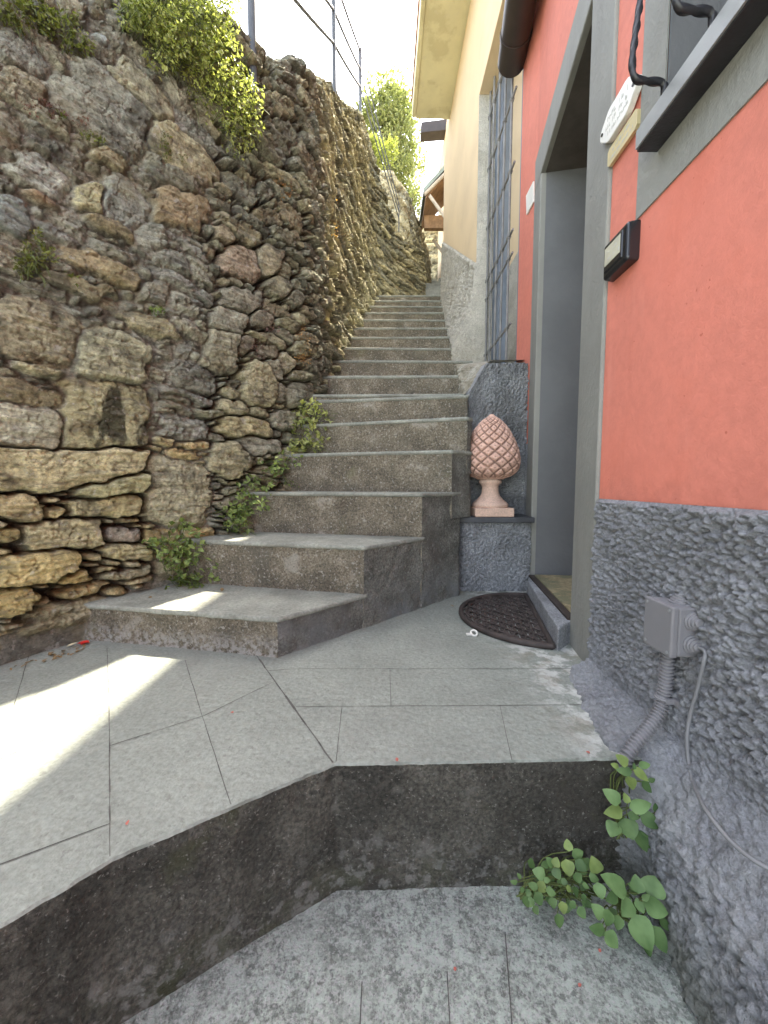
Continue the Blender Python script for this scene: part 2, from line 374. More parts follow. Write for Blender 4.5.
# ------------------------------------------------------------------ helpers for edges
def dense(pts, step, jit=0.0, seed=1):
    out = []; r = random.Random(seed)
    for i in range(len(pts)-1):
        a = Vector(pts[i][:2]); b = Vector(pts[i+1][:2]); n = max(1, int((b-a).length/step))
        for k in range(n):
            p = a.lerp(b, k/n)
            out.append(p if k == 0 else p + Vector((r.uniform(-jit, jit), r.uniform(-jit, jit))))
    out.append(Vector(pts[-1][:2])); return out
def outn(poly):
    """normals to the right-hand outside of a left-to-right front edge (towards the viewer)"""
    ns = []
    for i in range(len(poly)):
        t = poly[min(i+1, len(poly)-1)]-poly[max(i-1, 0)]; t.normalize(); ns.append(Vector((t.y, -t.x)))
    return ns
def slab_edge(mb, front, back, z1, z0, nose, seed, amp, mtop=0, medge=0, mface=1, rows=None, side=None, mside=2):
    """flat top polygon with a rough front face hanging from its front edge"""
    ns = outn(front); h = z1-z0
    zs = [0, -.003, -nose, -nose-.004] if nose else [0, -.004]
    off = [0, .004, .0045, -.003] if nose else [-.001, .002]
    k = max(2, int((h-(nose or 0))/(rows or .012)))
    for j in range(1, k+1):
        zs.append(-(nose or .004)-.004-(h-(nose or .004)-.004)*j/k); off.append(-.003 if nose else .002)
    s = [0.]
    for i in range(1, len(front)): s.append(s[-1]+(front[i]-front[i-1]).length)
    s = np.array(s); P = np.zeros((len(zs), len(front), 3))
    nx = np.array([n.x for n in ns]); ny = np.array([n.y for n in ns]); fx = np.array([p.x for p in front]); fy = np.array([p.y for p in front])
    chip = np.maximum(0, fbm(s*22+seed*7, s*0+3.3, 3, seed)-.2)*.013
    for j, z in enumerate(zs):
        d = off[j] + .0035*fbm(s*5+seed*3, s*0+9, 2, seed+2)*np.minimum(1, np.minimum(s, s[-1]-s)/.05)
        if j >= (3 if nose else 2):
            d = d + amp*fbm(s*14+seed, np.full_like(s, z*14), 4, seed) + amp*.5*fbm(s*60, np.full_like(s, z*60), 3, seed+5)
            if j == len(zs)-1: d = d*0+.002
        elif j == 1: d = d-chip
        P[j, :, 0] = fx+nx*d; P[j, :, 1] = fy+ny*d; P[j, :, 2] = z1+z - (chip*.8 if j == 1 else 0)
    base = len(mb.v); ne = 4 if nose else 2
    mb.grid(P[:ne], medge, smooth=True, flip=True)
    if side is None: mb.grid(P[ne-1:], mface, smooth=True, flip=True)
    else: mb.grid(P[ne-1:, :side+1], mface, smooth=True, flip=True); mb.grid(P[ne-1:, side:], mside, smooth=True, flip=True)
    top = [tuple(p) for p in P[0]] + [(b[0], b[1], z1) for b in back]
    mb.add(top, [tuple(range(len(top)))], mtop)

# ------------------------------------------------------------------ ground, landing
g = MB()
n = 60
gx = np.concatenate((np.linspace(-60, -2, 12), np.linspace(-1.6, 1.6, 60), np.linspace(2, 60, 12)))
gy = np.concatenate((np.linspace(-60, -1.5, 12), np.linspace(-1, 1.4, 50), np.linspace(2, 4, 4)))
GX, GY = np.meshgrid(gx, gy)
GZ = -.27 + .004*fbm(GX*4, GY*4, 3, 5)*(np.abs(GX) < 1.7)
g.grid(np.stack((GX, GY, GZ), -1), 0, True)
# two straight saw cuts in the lower concrete
def strip(mb, pts, wd, z, mi=0):
    for i in range(len(pts)-1):
        a, b = Vector(pts[i][:2]), Vector(pts[i+1][:2]); t = (b-a).normalized(); nn = Vector((t.y, -t.x))*wd/2
        mb.add([(*(a-nn), z), (*(a+nn), z), (*(b+nn), z), (*(b-nn), z)], [(0, 1, 2, 3)], mi)
for a, b in (((505, 935), (512, 1030)), ((447, 975), (450, 1030)), ((362, 985), (360, 1030))):
    strip(g, [at_z(*a, -.27), at_z(*b, -.27)], .002, -.2635, 1)
tag(g.build('ground', [M['concrete'], M['joint']]), kind='structure')

LD = MB()
front = dense([(-2.2, -1.75), (-1.3, -.72), (-.81, -.02), (-.4803, .4413), (-.401, .5276), (-.0968, .7207), (.461, .735), (.60, .738)], .012, .0012, 3)
slab_edge(LD, front, [(.95, 1.0), (.95, 2.6), (-.4, 2.6), (-1.4, 1.6), (-2.6, -.6), (-2.6, -1.75)], 0, -.275, 0, 4, .006, 0, 0, 1)
def joint(pts, wd=.0017): 
    q = dense([at_z(*p, 0) for p in pts], .035, .0007, len(LD.v))
    for i in range(len(q)-1): strip(LD, q[i:i+2], wd*random.uniform(.55, 1.5), .0012+.00002*(i % 2), 2)
for pts in ([(107, 648), (109, 700), (110, 857)], [(185, 660), (202, 716), (231, 805)], [(110, 746), (204, 716), (276, 681)],
            [(296, 707), (612, 705)], [(268, 671), (300, 669), (572, 669)], [(390, 669), (391, 706)], [(342, 708), (336, 762)],
            [(-40, 879), (0, 865), (110, 824)], [(30, 652), (14, 706)], [(500, 706), (512, 761)], [(110, 712), (75, 722), (40, 742), (-10, 764)]):
    joint(pts)
joint([(256, 655), (333, 763)], .004)
tag(LD.build('pavement', [M['landing'], M['dark_riser'], M['joint']]), kind='structure')

# ------------------------------------------------------------------ staircase
stair = thing('stone_staircase', 'long grey stone staircase climbing between the stone wall and the houses', 'staircase', (0, 1.2, 0))
SIDE0 = Vector((-.336, 1.18)); SD = Vector((.687, .66)).normalized()
E = SIDE0 + SD*1.065; E2 = [E, (.462, 2.16), (.47, 2.5)]; EL = [(.372, 1.862), (.392, 1.99), (.44, 2.16), (.46, 2.5)]
def zst(Y): return 1.06 + .69*(Y-2.23)          # slope line of the upper flight
def xr(Y): return .464 + .0885*(Y-2.16)
def step(front, z1, z0, side, seed, amp=.006, corner=None):
    mb = MB()
    fr = dense(front, .015, .0008, seed); k = None
    if corner is not None: k = int(np.argmin([(p-Vector(corner)).length for p in fr]))
    slab_edge(mb, fr, side, z1, z0, .014, seed, amp, 0, 0, 1, None, k, 2)
    return mb.build('step', [M['tread'], M['riser'], M['stepside']], stair)
C1, C2, C3, C4, C5 = Vector((-.336, 1.18)), Vector((-.0755, 1.43)), Vector((.167, 1.663)), Vector((.32, 1.81)), Vector((.405, 1.893))
bk = lambda x, y: [(x, y), (-1.3, y)]
def inn(c): return [(c.x+.012, c.y+.012), (c.x+.012, c.y+.2)]
step([(-1.25, 1.36), C1]+inn(C2), .131, -.01, bk(-.07, 2.4), 11, .006, C1)
step([(-.98, 1.64), C2]+inn(C3), .317, -.012, bk(.17, 2.4), 12, .007, C2)
step([(-.95, 1.93), C3]+EL, .511, -.014, bk(.46, 2.65), 13, .007, C3)
step([(-.85, 2.15), C4]+E2, .708, .386, bk(.46, 2.65), 14, .006, C4)
step([(-.80, 2.24), C5]+E2, .874, .60, bk(.46, 2.65), 15, .006, C5)
step([(-.75, 2.27), (.448, 2.07), (.462, 2.2), (.49, 2.6)], 1.02, .85, [(.49, 2.7), (-.75, 2.7)], 16)
step([(-.72, 2.25), (.468, 2.22), (.50, 2.6)], 1.06, 1.0, [(.50, 2.8), (-.72, 2.8)], 17)
for k in range(1, 11):
    y = 2.23+.246*k; z = 1.06+.17*k
    jj = random.uniform(-.012, .012)
    step([(-.62+.11*(y-2.3), y+jj), (xr(y)+.10, y-jj)], z, z-.19, [(xr(y)+.3, y+1.2), (-.5+.11*(y-2.3), y+1.2)], 20+k, .004)
land = MB(); land.box(-.5, 1.3, 4.75, 5.45, 2.4, 2.757)
land.build('step', [M['tread']], stair)
for k in range(12):
    y = 5.4+.246*k; z = 2.757+.17*(k+1)
    mb = MB(); mb.box(-.4+.16*k, 1.5+.1*k, y, y+.6, z-.3, z); mb.build('step', [M['tread']], stair, bevel=.006)

# ------------------------------------------------------------------ dry stone walls as fine relief
def catmull(pts, per=40):
    P = [Vector(p) for p in pts]; P = [P[0]*2-P[1]] + P + [P[-1]*2-P[-2]]; out = []
    for i in range(1, len(P)-2):
        for k in range(per):
            t = k/per; a, b, c, d = P[i-1], P[i], P[i+1], P[i+2]
            out.append(.5*((2*b)+(c-a)*t+(2*a-5*b+4*c-d)*t*t+(3*b-a-3*c+d)*t**3))
    out.append(P[-2]); return np.array([list(p) for p in out])

class Wall:
    def __init__(s, pts, sgrid, nz, zb, zt, lean):
        C = catmull(pts); seg = np.hypot(*np.diff(C, axis=0).T); L = np.concatenate(([0], np.cumsum(seg)))
        s.S = sgrid(L[-1]) if callable(sgrid) else sgrid
        x = np.interp(s.S, L, C[:, 0]); y = np.interp(s.S, L, C[:, 1])
        tx = np.gradient(x, s.S); ty = np.gradient(y, s.S); l = np.hypot(tx, ty); s.nx, s.ny = ty/l, -tx/l
        for _ in range(3):
            k = np.ones(15)/15; s.nx = np.convolve(np.pad(s.nx, 7, 'edge'), k, 'valid'); s.ny = np.convolve(np.pad(s.ny, 7, 'edge'), k, 'valid')
        s.bx, s.by = x, y; s.zb = zb(y); s.zt = zt(y, s.S)
        T = np.linspace(0, 1, nz)[:, None]
        s.SS = np.repeat(s.S[None], nz, 0); s.Z = s.zb[None]+(s.zt-s.zb)[None]*T
        s.lean = lean(y) if callable(lean) else np.full_like(y, lean); s.T = T
        o = -s.lean[None]*(s.Z-s.zb[None])
        s.X = x[None]+s.nx[None]*o; s.Y = y[None]+s.ny[None]*o
        s.px, s.py = proj_np(s.X, s.Y, s.Z)
        s.d1 = np.full(s.Z.shape, 9.); s.d2 = np.full(s.Z.shape, 9.); s.id = np.full(s.Z.shape, -1)
        wk = 1-.6*sstep(2.3, 2.9, s.Y)
        s.wu = s.SS + wk*.018*fbm(s.SS*9, s.Z*9, 3, 21) + .006*fbm(s.SS*40, s.Z*40, 2, 23)
        s.wz = s.Z + wk*.014*fbm(s.SS*9+40, s.Z*9, 3, 22) + .005*fbm(s.SS*40+9, s.Z*40, 2, 24)
        s.st = []; s.nman = 0
    def near(s, px, py):
        k = np.argmin((s.px-px)**2+(s.py-py)**2); return divmod(k, s.px.shape[1])
    def sz(s, px, py):
        i, j = s.near(px, py); return s.SS[i, j], s.Z[i, j]
    def pt(s, px, py, out=0.):
        i, j = s.near(px, py); return Vector((s.X[i, j]+s.nx[j]*out, s.Y[i, j]+s.ny[j]*out, s.Z[i, j])), Vector((s.nx[j], s.ny[j], 0))
    def put(s, c, A, col, prot, p=4., pri=1., stain=0., rough=1.):
        Ai = np.linalg.inv(A); ex = np.abs(A).sum(1)*1.7
        j0, j1 = np.searchsorted(s.S, (c[0]-ex[0], c[0]+ex[0])); j1 = min(j1+1, len(s.S)); j0 = max(j0-1, 0)
        if j1-j0 < 2: return
        sub = (slice(None), slice(j0, j1))
        zz = s.wz[sub]; m = np.abs(zz-c[1]) < ex[1]+.05
        du = s.wu[sub]-c[0]; dv = zz-c[1]
        u = Ai[0, 0]*du+Ai[0, 1]*dv; v = Ai[1, 0]*du+Ai[1, 1]*dv
        d = ((np.abs(u)**p+np.abs(v)**p)**(1/p))*pri
        a1 = s.d1[sub]; a2 = s.d2[sub]; idv = s.id[sub]
        b = m & (d < a1)
        a2[:] = np.where(b, a1, np.where(m, np.minimum(a2, d), a2)); a1[b] = d[b]; idv[b] = len(s.st)
        s.st.append((c[0], c[1], Ai, col, prot, rng.normal(0, 1), rng.normal(0, 1), stain, float(min(np.hypot(*A[:, 0]), np.hypot(*A[:, 1])))))
    def put_px(s, cx, cy, hl, ht, ang, col, prot, p=4., stain=0., pri=.9):
        a = math.radians(ang); c = np.array(s.sz(cx, cy))
        e = [np.array(s.sz(cx+k*hl*math.cos(a), cy+k*hl*math.sin(a))) for k in (-1, 1)]
        f = [np.array(s.sz(cx-k*ht*math.sin(a), cy+k*ht*math.cos(a))) for k in (-1, 1)]
        A = np.stack(((e[1]-e[0])/2, (f[0]-f[1])/2), 1)
        if abs(np.linalg.det(A)) < 1e-7: return
        s.put(c, A, col, prot, p, pri, stain)
    def scatter(s, tries, size, thr):
        nzr, nsr = s.Z.shape
        for _ in range(tries):
            i = int(rng.integers(2, nzr-1)); j = int(rng.integers(1, nsr-1))
            if s.d1[i, j] < thr: continue
            q = size(s.px[i, j], s.py[i, j], s.S[j], s.Z[i, j]-s.zb[j], s.by[j])
            if q is None: continue
            a, b, ang, col, prot, p = q
            ca, sa = math.cos(ang), math.sin(ang); c = np.array((s.S[j], s.Z[i, j]))
            ok = True
            for ku, kv in ((.8, 0), (-.8, 0), (0, .8), (0, -.8)):
                qq = c+np.array((ca*a*ku-sa*b*kv, sa*a*ku+ca*b*kv))
                jj = min(max(np.searchsorted(s.S, qq[0]), 0), nsr-1)
                tt = (qq[1]-s.zb[jj])/(s.zt[jj]-s.zb[jj]); ii = int(round(tt*(nzr-1)))
                if 0 <= ii < nzr and s.d1[ii, jj] < thr*.72: ok = False; break
            if not ok: continue
            s.put(c, np.array(((ca*a, -sa*b), (sa*a, ca*b))), col, prot, p)
    def finish(s, name, mats, mort, mortcol, gap, parent=None, thick=.35, extra=None, amp=1., skirt=None):
        n = len(s.st); A = np.array([q[2] for q in s.st]+[np.eye(2)]); cc = np.array([(q[0], q[1]) for q in s.st]+[(0, 0)])
        col = np.array([q[3] for q in s.st]+[(0, 0, 0)]); pr = np.array([q[4] for q in s.st]+[0.])
        tu = np.array([q[5] for q in s.st]+[0.]); tv = np.array([q[6] for q in s.st]+[0.]); sta = np.array([q[7] for q in s.st]+[0.]); bb = np.array([q[8] for q in s.st]+[.03])
        k = s.id; du = s.wu-cc[k, 0]; dv = s.wz-cc[k, 1]
        u = A[k, 0, 0]*du+A[k, 0, 1]*dv; v = A[k, 1, 0]*du+A[k, 1, 1]*dv
        m = mort(s)
        j = sstep(0.0008, .0105-.005*sstep(2.4, 3, s.Y), (s.d2-s.d1)*bb[k])*sstep(1.0+.010/bb[k], 1.0, s.d1); j = np.where(k < 0, 0, j)
        ns = fbm(s.SS*24+k*3.1, s.Z*30+k*1.7, 4, 31); nf = fbm(s.SS*75, s.Z*90, 3, 33)
        strat = fbm(s.SS*7+k*5.3, s.Z*75+v*2, 3, 37)
        q1, q2 = worley(s.wu/.075+.5*fbm(s.SS*20, s.Z*20, 2, 51), s.wz/.045+k*.37, 52); crack = sstep(.09, .0, q2-q1)
        c1, c2 = worley(s.SS/.017, s.Z/.013, 53); c3, c4 = worley(s.SS/.14+.3*fbm(s.SS*9, s.Z*9, 2, 57), s.Z/.10, 58)
        mcr = sstep(.05, .0, c4-c3)
        rnd = .018-.010*sstep(2.4, 3.0, s.Y)
        fac = .017*(vn(np.floor(q1*0+s.wu/.05+.6*ns), np.floor(s.wz/.03+.6*nf)+k*7, 54)-.5)
        hs = pr[k] + rnd*(1-np.clip(s.d1, 0, 1.15)**6) + fac*np.where((k >= 0) & (k < s.nman), .35, 1.) - .007*crack*(vn(s.SS*9, s.Z*9+k, 55) > .45) + .006*(tu[k]*u+tv[k]*v) + amp*np.where((k >= 0) & (k < s.nman), .7, 1.)*((.007-.004*sstep(2.3, 3, s.Y))*ns + .003*nf + .010*strat + .004*(.5-c1))
        hm = -gap(s)*(1-m) + m*(.004+.010*fbm(s.SS*13, s.Z*13, 4, 35)+.006*nf + .010*np.maximum(0, fbm(s.SS*34, s.Z*34, 3, 36)) + .010*(.6-c1) - .012*mcr)
        # mortar smears over the stone faces
        man = (k >= 0) & (k < s.nman)
        m = np.where(man, m*sstep(1.06+.012/bb[k], 1.12+.024/bb[k], s.d1)*.9, m)
        cover = m*sstep(-.05, .35, fbm(s.SS*6, s.Z*7, 4, 39))*sstep(.2, .9, s.d1)
        jj = j*(1-.6*cover)
        if skirt is not None: hm = hm*(1-.75*skirt(s))
        h = hm+(hs-hm)*jj
        top = (1-s.T); rim = s.zt[None]-s.Z
        h = h - .03*sstep(.05, 0, rim)
        if extra is not None: h = h+extra(s)
        tint = mortcol(s)*(1-jj[..., None]) + (col[k]*np.array((1.36, 1.45, 1.28))*(1+.14*ns[..., None]+.16*strat[..., None]))*jj[..., None]
        st = sta[k]*sstep(-.1, .3, fbm(s.SS*30, s.Z*12, 4, 44)+.55-np.hypot(u-.15, v)*.75)
        tint = tint*(1-.85*st[..., None])
        tint = np.clip(tint, .015, 1)
        X = s.X+s.nx[None]*h; Y = s.Y+s.ny[None]*h
        Z = s.Z.copy()
        bump = np.clip(.05*fbm(s.S*4.5, s.S*0+2, 2, 61)+.05*(vn(np.floor(s.S/.16+.8*vn(s.S*3, s.S*0, 3)), s.S*0, 62)-.5), -.07, .07)
        Z = Z+bump[None]*sstep(.75, 1, s.T)
        rows = [np.stack((X, Y, Z), -1)]; cols = [tint]
        for f, dz in ((.25, .012), (.7, .0), (1., -.02), (1.02, -.4)):
            o = -thick*f
            rows.append(np.stack((X[-1]+s.nx*o, Y[-1]+s.ny*o, Z[-1]+dz+.02*fbm(s.S*9, s.S*0+f*5, 3, 71)), -1)[None]); cols.append(tint[-1:]*.9)
        P = np.concatenate(rows, 0); T = np.concatenate(cols, 0)
        return grid_mesh(name, P, mats, parent, T)

GREY = [(0.276, 0.262, 0.235), (0.331, 0.31, 0.269), (0.221, 0.214, 0.2), (0.373, 0.345, 0.29), (0.262, 0.255, 0.248)]
OCH = [(0.455, 0.352, 0.207), (0.4, 0.317, 0.207), (0.497, 0.4, 0.248), (0.345, 0.297, 0.221)]
MID = [(.26, .24, .19), (.205, .19, .16), (.32, .285, .21), (.235, .225, .2), (.285, .24, .185)]
FAR = [(0.4, 0.352, 0.262), (0.331, 0.297, 0.228), (0.455, 0.393, 0.276), (0.262, 0.241, 0.2), (0.497, 0.428, 0.304)]
pick = lambda L: np.array(L[int(rng.integers(len(L)))])*rng.uniform(.85, 1.18)

def zb1(Y): return np.interp(Y, [-3, 1.25, 1.4, 1.62, 1.9, 2.1, 2.3, 4.75, 6], [-.12, -.12, -.1, 0, .2, .45, .75, 2.55, 2.7])
def zt1(Y, Sg): return np.interp(Y, [-3, 1.0, 1.24, 1.41, 1.56, 1.71, 1.87, 2.02, 2.17, 2.35, 2.53, 2.72, 2.97, 3.33, 3.68, 4.04, 4.39, 4.6, 4.81, 5.06, 5.35, 5.6], [2.5, 2.25, 2.23, 2.37, 2.5, 2.58, 2.65, 2.69, 2.75, 2.86, 3.02, 3.19, 3.42, 3.7, 3.97, 4.25, 4.53, 4.62, 4.56, 4.25, 3.85, 3.8])
def lean1(Y): return np.interp(Y, [-3, 1.2, 1.6, 2.3, 3.0], [.04, .03, .0, .005, .055])
def sg1(L):
    a = np.arange(0, 1.5, .02); b = np.arange(1.5, 2.3, .009); b2 = np.arange(2.3, 4.45, .0045); c = np.arange(4.45, L, .0085); return np.concatenate((a, b, b2, c))
PTS1 = [(-2.1, -1.2), (-1.78, -.4), (-1.45, .4), (-1.17, 1.13), (-1.01, 1.43), (-.83, 1.68), (-.67, 1.9), (-.53, 2.08), (-.44, 2.24), (-.38, 2.5), (-.27, 3.46), (-.127, 4.6), (.02, 4.98), (.276, 5.35), (.62, 5.7)]
W1 = Wall(PTS1, sg1, 520, zb1, zt1, lean1)
G_, O_ = GREY, OCH
manual = [  # px, py, half length, half thickness, slope, colour, how far it stands out, corner, stain
 (106, 112, 56, 29, 39, (0.29, 0.283, 0.262), .012, 7), (142, 95, 44, 13, 47, (0.359, 0.331, 0.262), .008, 5), (180, 150, 46, 16, 43, (0.4, 0.352, 0.262), .012, 5), (174, 180, 25, 8, 26, (0.207, 0.2, 0.179), .025, 4),
 (20, 60, 27, 13, 20, (0.262, 0.262, 0.255), .01, 4), (20, 88, 27, 9, 24, (0.276, 0.241, 0.193), .012, 4), (97, 35, 12, 8, 48, (0.386, 0.414, 0.455), .01, 3), (68, 6, 15, 9, 32, (0.304, 0.276, 0.235), .01, 5), (92, 4, 9, 7, 10, (0.442, 0.4, 0.317), .005, 3),
 (38, 178, 30, 17, 27, (0.414, 0.414, 0.4), .008, 4), (50, 207, 28, 5, 25, (0.373, 0.262, 0.193), .022, 5), (108, 228, 32, 6, 27, (0.276, 0.228, 0.159), .024, 5), (92, 201, 17, 16, 10, (0.4, 0.359, 0.248), .012, 4), (126, 206, 26, 21, 38, (0.304, 0.304, 0.297), .005, 4),
 (180, 211, 27, 18, 14, (.31, .24, .17), .022, 3), (112, 164, 21, 8, 27, (0.414, 0.359, 0.262), .014, 4), (8, 218, 24, 19, 36, (0.276, 0.29, 0.297), .008, 5), (105, 269, 40, 9, 27, (0.331, 0.262, 0.179), .018, 5), (80, 287, 38, 8, 19, (0.276, 0.241, 0.179), .022, 5),
 (152, 293, 14, 11, 8, (0.248, 0.235, 0.214), .015, 4), (150, 326, 29, 9, 17, (0.331, 0.29, 0.207), .014, 5), (38, 333, 44, 27, 10, (0.345, 0.304, 0.228), .008, 4), (114, 358, 31, 22, 13, (0.373, 0.345, 0.262), .025, 5, .45), (28, 370, 36, 5, 9, (0.455, 0.4, 0.29), .032, 6), (26, 394, 40, 10, 9, (0.276, 0.228, 0.166), .004, 5),
 (105, 418, 40, 33, 4, (0.414, 0.366, 0.248), .024, 7, 1.), (22, 428, 44, 20, 11, (0.497, 0.469, 0.4), .006, 5), (58, 466, 92, 21, -2, (0.552, 0.476, 0.331), .035, 5), (118, 487, 40, 10, -12, (0.428, 0.386, 0.248), .05, 4), (12, 509, 26, 14, 0, (0.428, 0.345, 0.221), .028, 5),
 (107, 506, 39, 10, -5, (0.483, 0.407, 0.262), .03, 6), (54, 511, 16, 6, -4, (0.469, 0.373, 0.221), .02, 5), (58, 534, 48, 14, -4, (0.428, 0.366, 0.248), .03, 5), (4, 534, 16, 10, 0, (0.414, 0.331, 0.193), .02, 5), (34, 567, 44, 16, -7, (0.511, 0.4, 0.221), .045, 5),
 (10, 597, 24, 13, -8, (0.497, 0.386, 0.207), .035, 5), (72, 577, 20, 7, -8, (0.497, 0.373, 0.193), .02, 5), (88, 556, 12, 5, 3, (0.414, 0.331, 0.207), .015, 5), (126, 551, 25, 8, 4, (0.455, 0.386, 0.248), .02, 5), (120, 534, 19, 7, 4, (0.345, 0.29, 0.276), .012, 4), (107, 563, 10, 5, 5, (0.483, 0.4, 0.262), .015, 4), (86, 565, 13, 4, 0, (0.359, 0.29, 0.193), .01, 4), (130, 563, 9, 5, 0, (0.455, 0.386, 0.276), .012, 4),
 (178, 492, 31, 30, 12, (0.4, 0.359, 0.276), .012, 4), (221, 352, 15, 21, 0, (0.304, 0.276, 0.228), .03, 4), (227, 323, 18, 11, 18, (0.317, 0.297, 0.262), .02, 4), (257, 386, 17, 21, 4, (0.373, 0.324, 0.235), .05, 2.6), (272, 371, 7, 12, -14, (0.29, 0.262, 0.221), .03, 3), (278, 391, 5, 10, 0, (0.276, 0.248, 0.221), .03, 3),
 (245, 428, 24, 9, 4, (0.4, 0.338, 0.221), .03, 4), (233, 408, 14, 8, 12, (0.359, 0.317, 0.228), .02, 3), (229, 460, 18, 17, 30, (0.373, 0.324, 0.235), .035, 3.2), (258, 447, 22, 9, 6, (0.304, 0.283, 0.248), .02, 4), (243, 347, 10, 9, 0, (0.248, 0.214, 0.179), .02, 3), (266, 352, 9, 8, 10, (0.235, 0.2, 0.166), .025, 3), (271, 341, 14, 5, 28, (0.29, 0.255, 0.193), .02, 3), (261, 318, 12, 9, 8, (0.262, 0.228, 0.193), .025, 3),
 (240, 264, 18, 15, 15, (0.331, 0.255, 0.207), .022, 4), (240, 300, 20, 13, 10, (0.276, 0.255, 0.221), .02, 4), (266, 262, 13, 13, 28, (0.317, 0.269, 0.207), .03, 3), (275, 288, 13, 9, 30, (0.276, 0.248, 0.193), .03, 3), (222, 233, 12, 9, 30, (0.331, 0.276, 0.207), .02, 3), (292, 300, 9, 7, 35, (0.235, 0.214, 0.179), .03, 3), (285, 325, 12, 6, 30, (0.304, 0.276, 0.207), .03, 3), (300, 350, 9, 7, 20, (0.304, 0.276, 0.207), .03, 3), (283, 420, 14, 10, 0, (0.276, 0.255, 0.221), .015, 3), (300, 395, 12, 12, 0, (0.29, 0.276, 0.241), .015, 3)]
for q in manual:
    W1.put_px(*q[:7], p=q[7], stain=(q[8] if len(q) > 8 else 0))
W1.nman = len(W1.st)
def size1(k):
    def f(px, py, sv, hz, y):
        if hz < .20 and y < 1.75: return None
        if y < 1.85 and px < 205:
            if py > 440: a, b = rng.uniform(.05, .12)*k, rng.uniform(.016, .04)*k; return a, b, rng.normal(0, .06), pick(OCH), rng.uniform(0, .03), 5
            a, b = rng.uniform(.04, .12)*k, rng.uniform(.018, .05)*k; return a, b, rng.normal(-.1, .16), pick(GREY), rng.uniform(-.004, .016), 4
        if y < 2.55:
            a, b = rng.uniform(.035, .1)*k, rng.uniform(.016, .042)*k; return a, b, rng.normal(-.08, .22), pick(MID)*rng.uniform(.85, 1.15), rng.uniform(-.005, .04), rng.uniform(4, 7)
        a, b = rng.uniform(.07, .19)*k, rng.uniform(.012, .027)*k; return a, b, rng.normal(-.03, .07), pick(FAR)*rng.uniform(.8, 1.25), rng.uniform(-.012, .055), 7
    return f
W1.scatter(3500, size1(1.25), 1.25); W1.scatter(5000, size1(.85), 1.15); W1.scatter(12000, size1(.55), 1.08); W1.scatter(14000, size1(.34), 1.05)
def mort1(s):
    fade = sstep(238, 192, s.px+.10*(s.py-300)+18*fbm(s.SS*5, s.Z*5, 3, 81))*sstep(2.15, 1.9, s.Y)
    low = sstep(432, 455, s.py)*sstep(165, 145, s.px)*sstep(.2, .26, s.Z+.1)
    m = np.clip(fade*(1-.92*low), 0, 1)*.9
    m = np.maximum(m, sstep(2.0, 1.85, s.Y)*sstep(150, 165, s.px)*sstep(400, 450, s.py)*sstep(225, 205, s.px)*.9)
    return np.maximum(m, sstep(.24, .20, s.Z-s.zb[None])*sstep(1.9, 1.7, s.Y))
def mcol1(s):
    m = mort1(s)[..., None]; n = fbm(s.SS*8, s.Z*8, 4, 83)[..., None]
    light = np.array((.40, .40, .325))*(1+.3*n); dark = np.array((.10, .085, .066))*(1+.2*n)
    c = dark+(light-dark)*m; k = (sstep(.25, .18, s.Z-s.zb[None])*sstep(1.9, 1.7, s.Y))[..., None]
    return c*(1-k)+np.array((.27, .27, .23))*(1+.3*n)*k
def gap1(s): return np.where(s.Y > 2.4, .045, .05)
def extra1(s):
    sk = sstep(.235, .18, s.Z-s.zb[None])*sstep(1.8, 1.6, s.Y)
    bulge = .02*fbm(s.SS*2.2, s.Z*2.2, 2, 85)
    return .004*sk+bulge
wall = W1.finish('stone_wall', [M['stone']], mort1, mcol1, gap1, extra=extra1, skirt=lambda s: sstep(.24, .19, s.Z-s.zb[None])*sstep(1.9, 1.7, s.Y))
tag(wall, 'tall weathered dry stone wall rising beside the stairs on their left', 'wall')

PTS2 = [(-.6, 5.55), (-.1, 5.75), (.3, 6.05), (.55, 6.6), (.8, 7.3), (.98, 7.9)]
W2 = Wall(PTS2, lambda L: np.arange(0, L, .016), 150, lambda Y: Y*0+2.5, lambda Y, s_: np.interp(Y, [5, 5.9, 7.8], [5.0, 5.12, 4.9]), .03)
def size2(k):
    def f(px, py, sv, hz, y):
        c = pick([(.42, .37, .28), (.46, .41, .31), (.38, .33, .25)]) if px < 403+.06*(py-160) else pick(MID)  # paler tint left of this line paints in the sunlit patch
        return rng.uniform(.08, .2)*k, rng.uniform(.025, .06)*k, rng.normal(0, .06), c, rng.uniform(0, .03), 4
    return f
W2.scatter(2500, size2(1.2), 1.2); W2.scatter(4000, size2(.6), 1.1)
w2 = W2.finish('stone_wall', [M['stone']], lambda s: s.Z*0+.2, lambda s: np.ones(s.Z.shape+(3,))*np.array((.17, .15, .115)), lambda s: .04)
tag(w2, 'farther stone wall curving right behind the top of the stairs', 'wall')
W3 = Wall([(.7, 8.5), (1.6, 8.45), (3.2, 8.6)], lambda L: np.arange(0, L, .02), 80, lambda Y: Y*0+4.3, lambda Y, s_: Y*0+6.15, .02)
W3.scatter(2000, lambda px, py, sv, hz, y: (rng.uniform(.1, .22), rng.uniform(.03, .06), rng.normal(0, .05), pick(FAR), rng.uniform(0, .03), 4), 1.15)
tag(W3.finish('stone_wall', [M['stone']], lambda s: s.Z*0+.2, lambda s: np.ones(s.Z.shape+(3,))*np.array((.16, .14, .11)), lambda s: .04),
    'small far stone wall glimpsed in the gap past the house corner', 'wall')

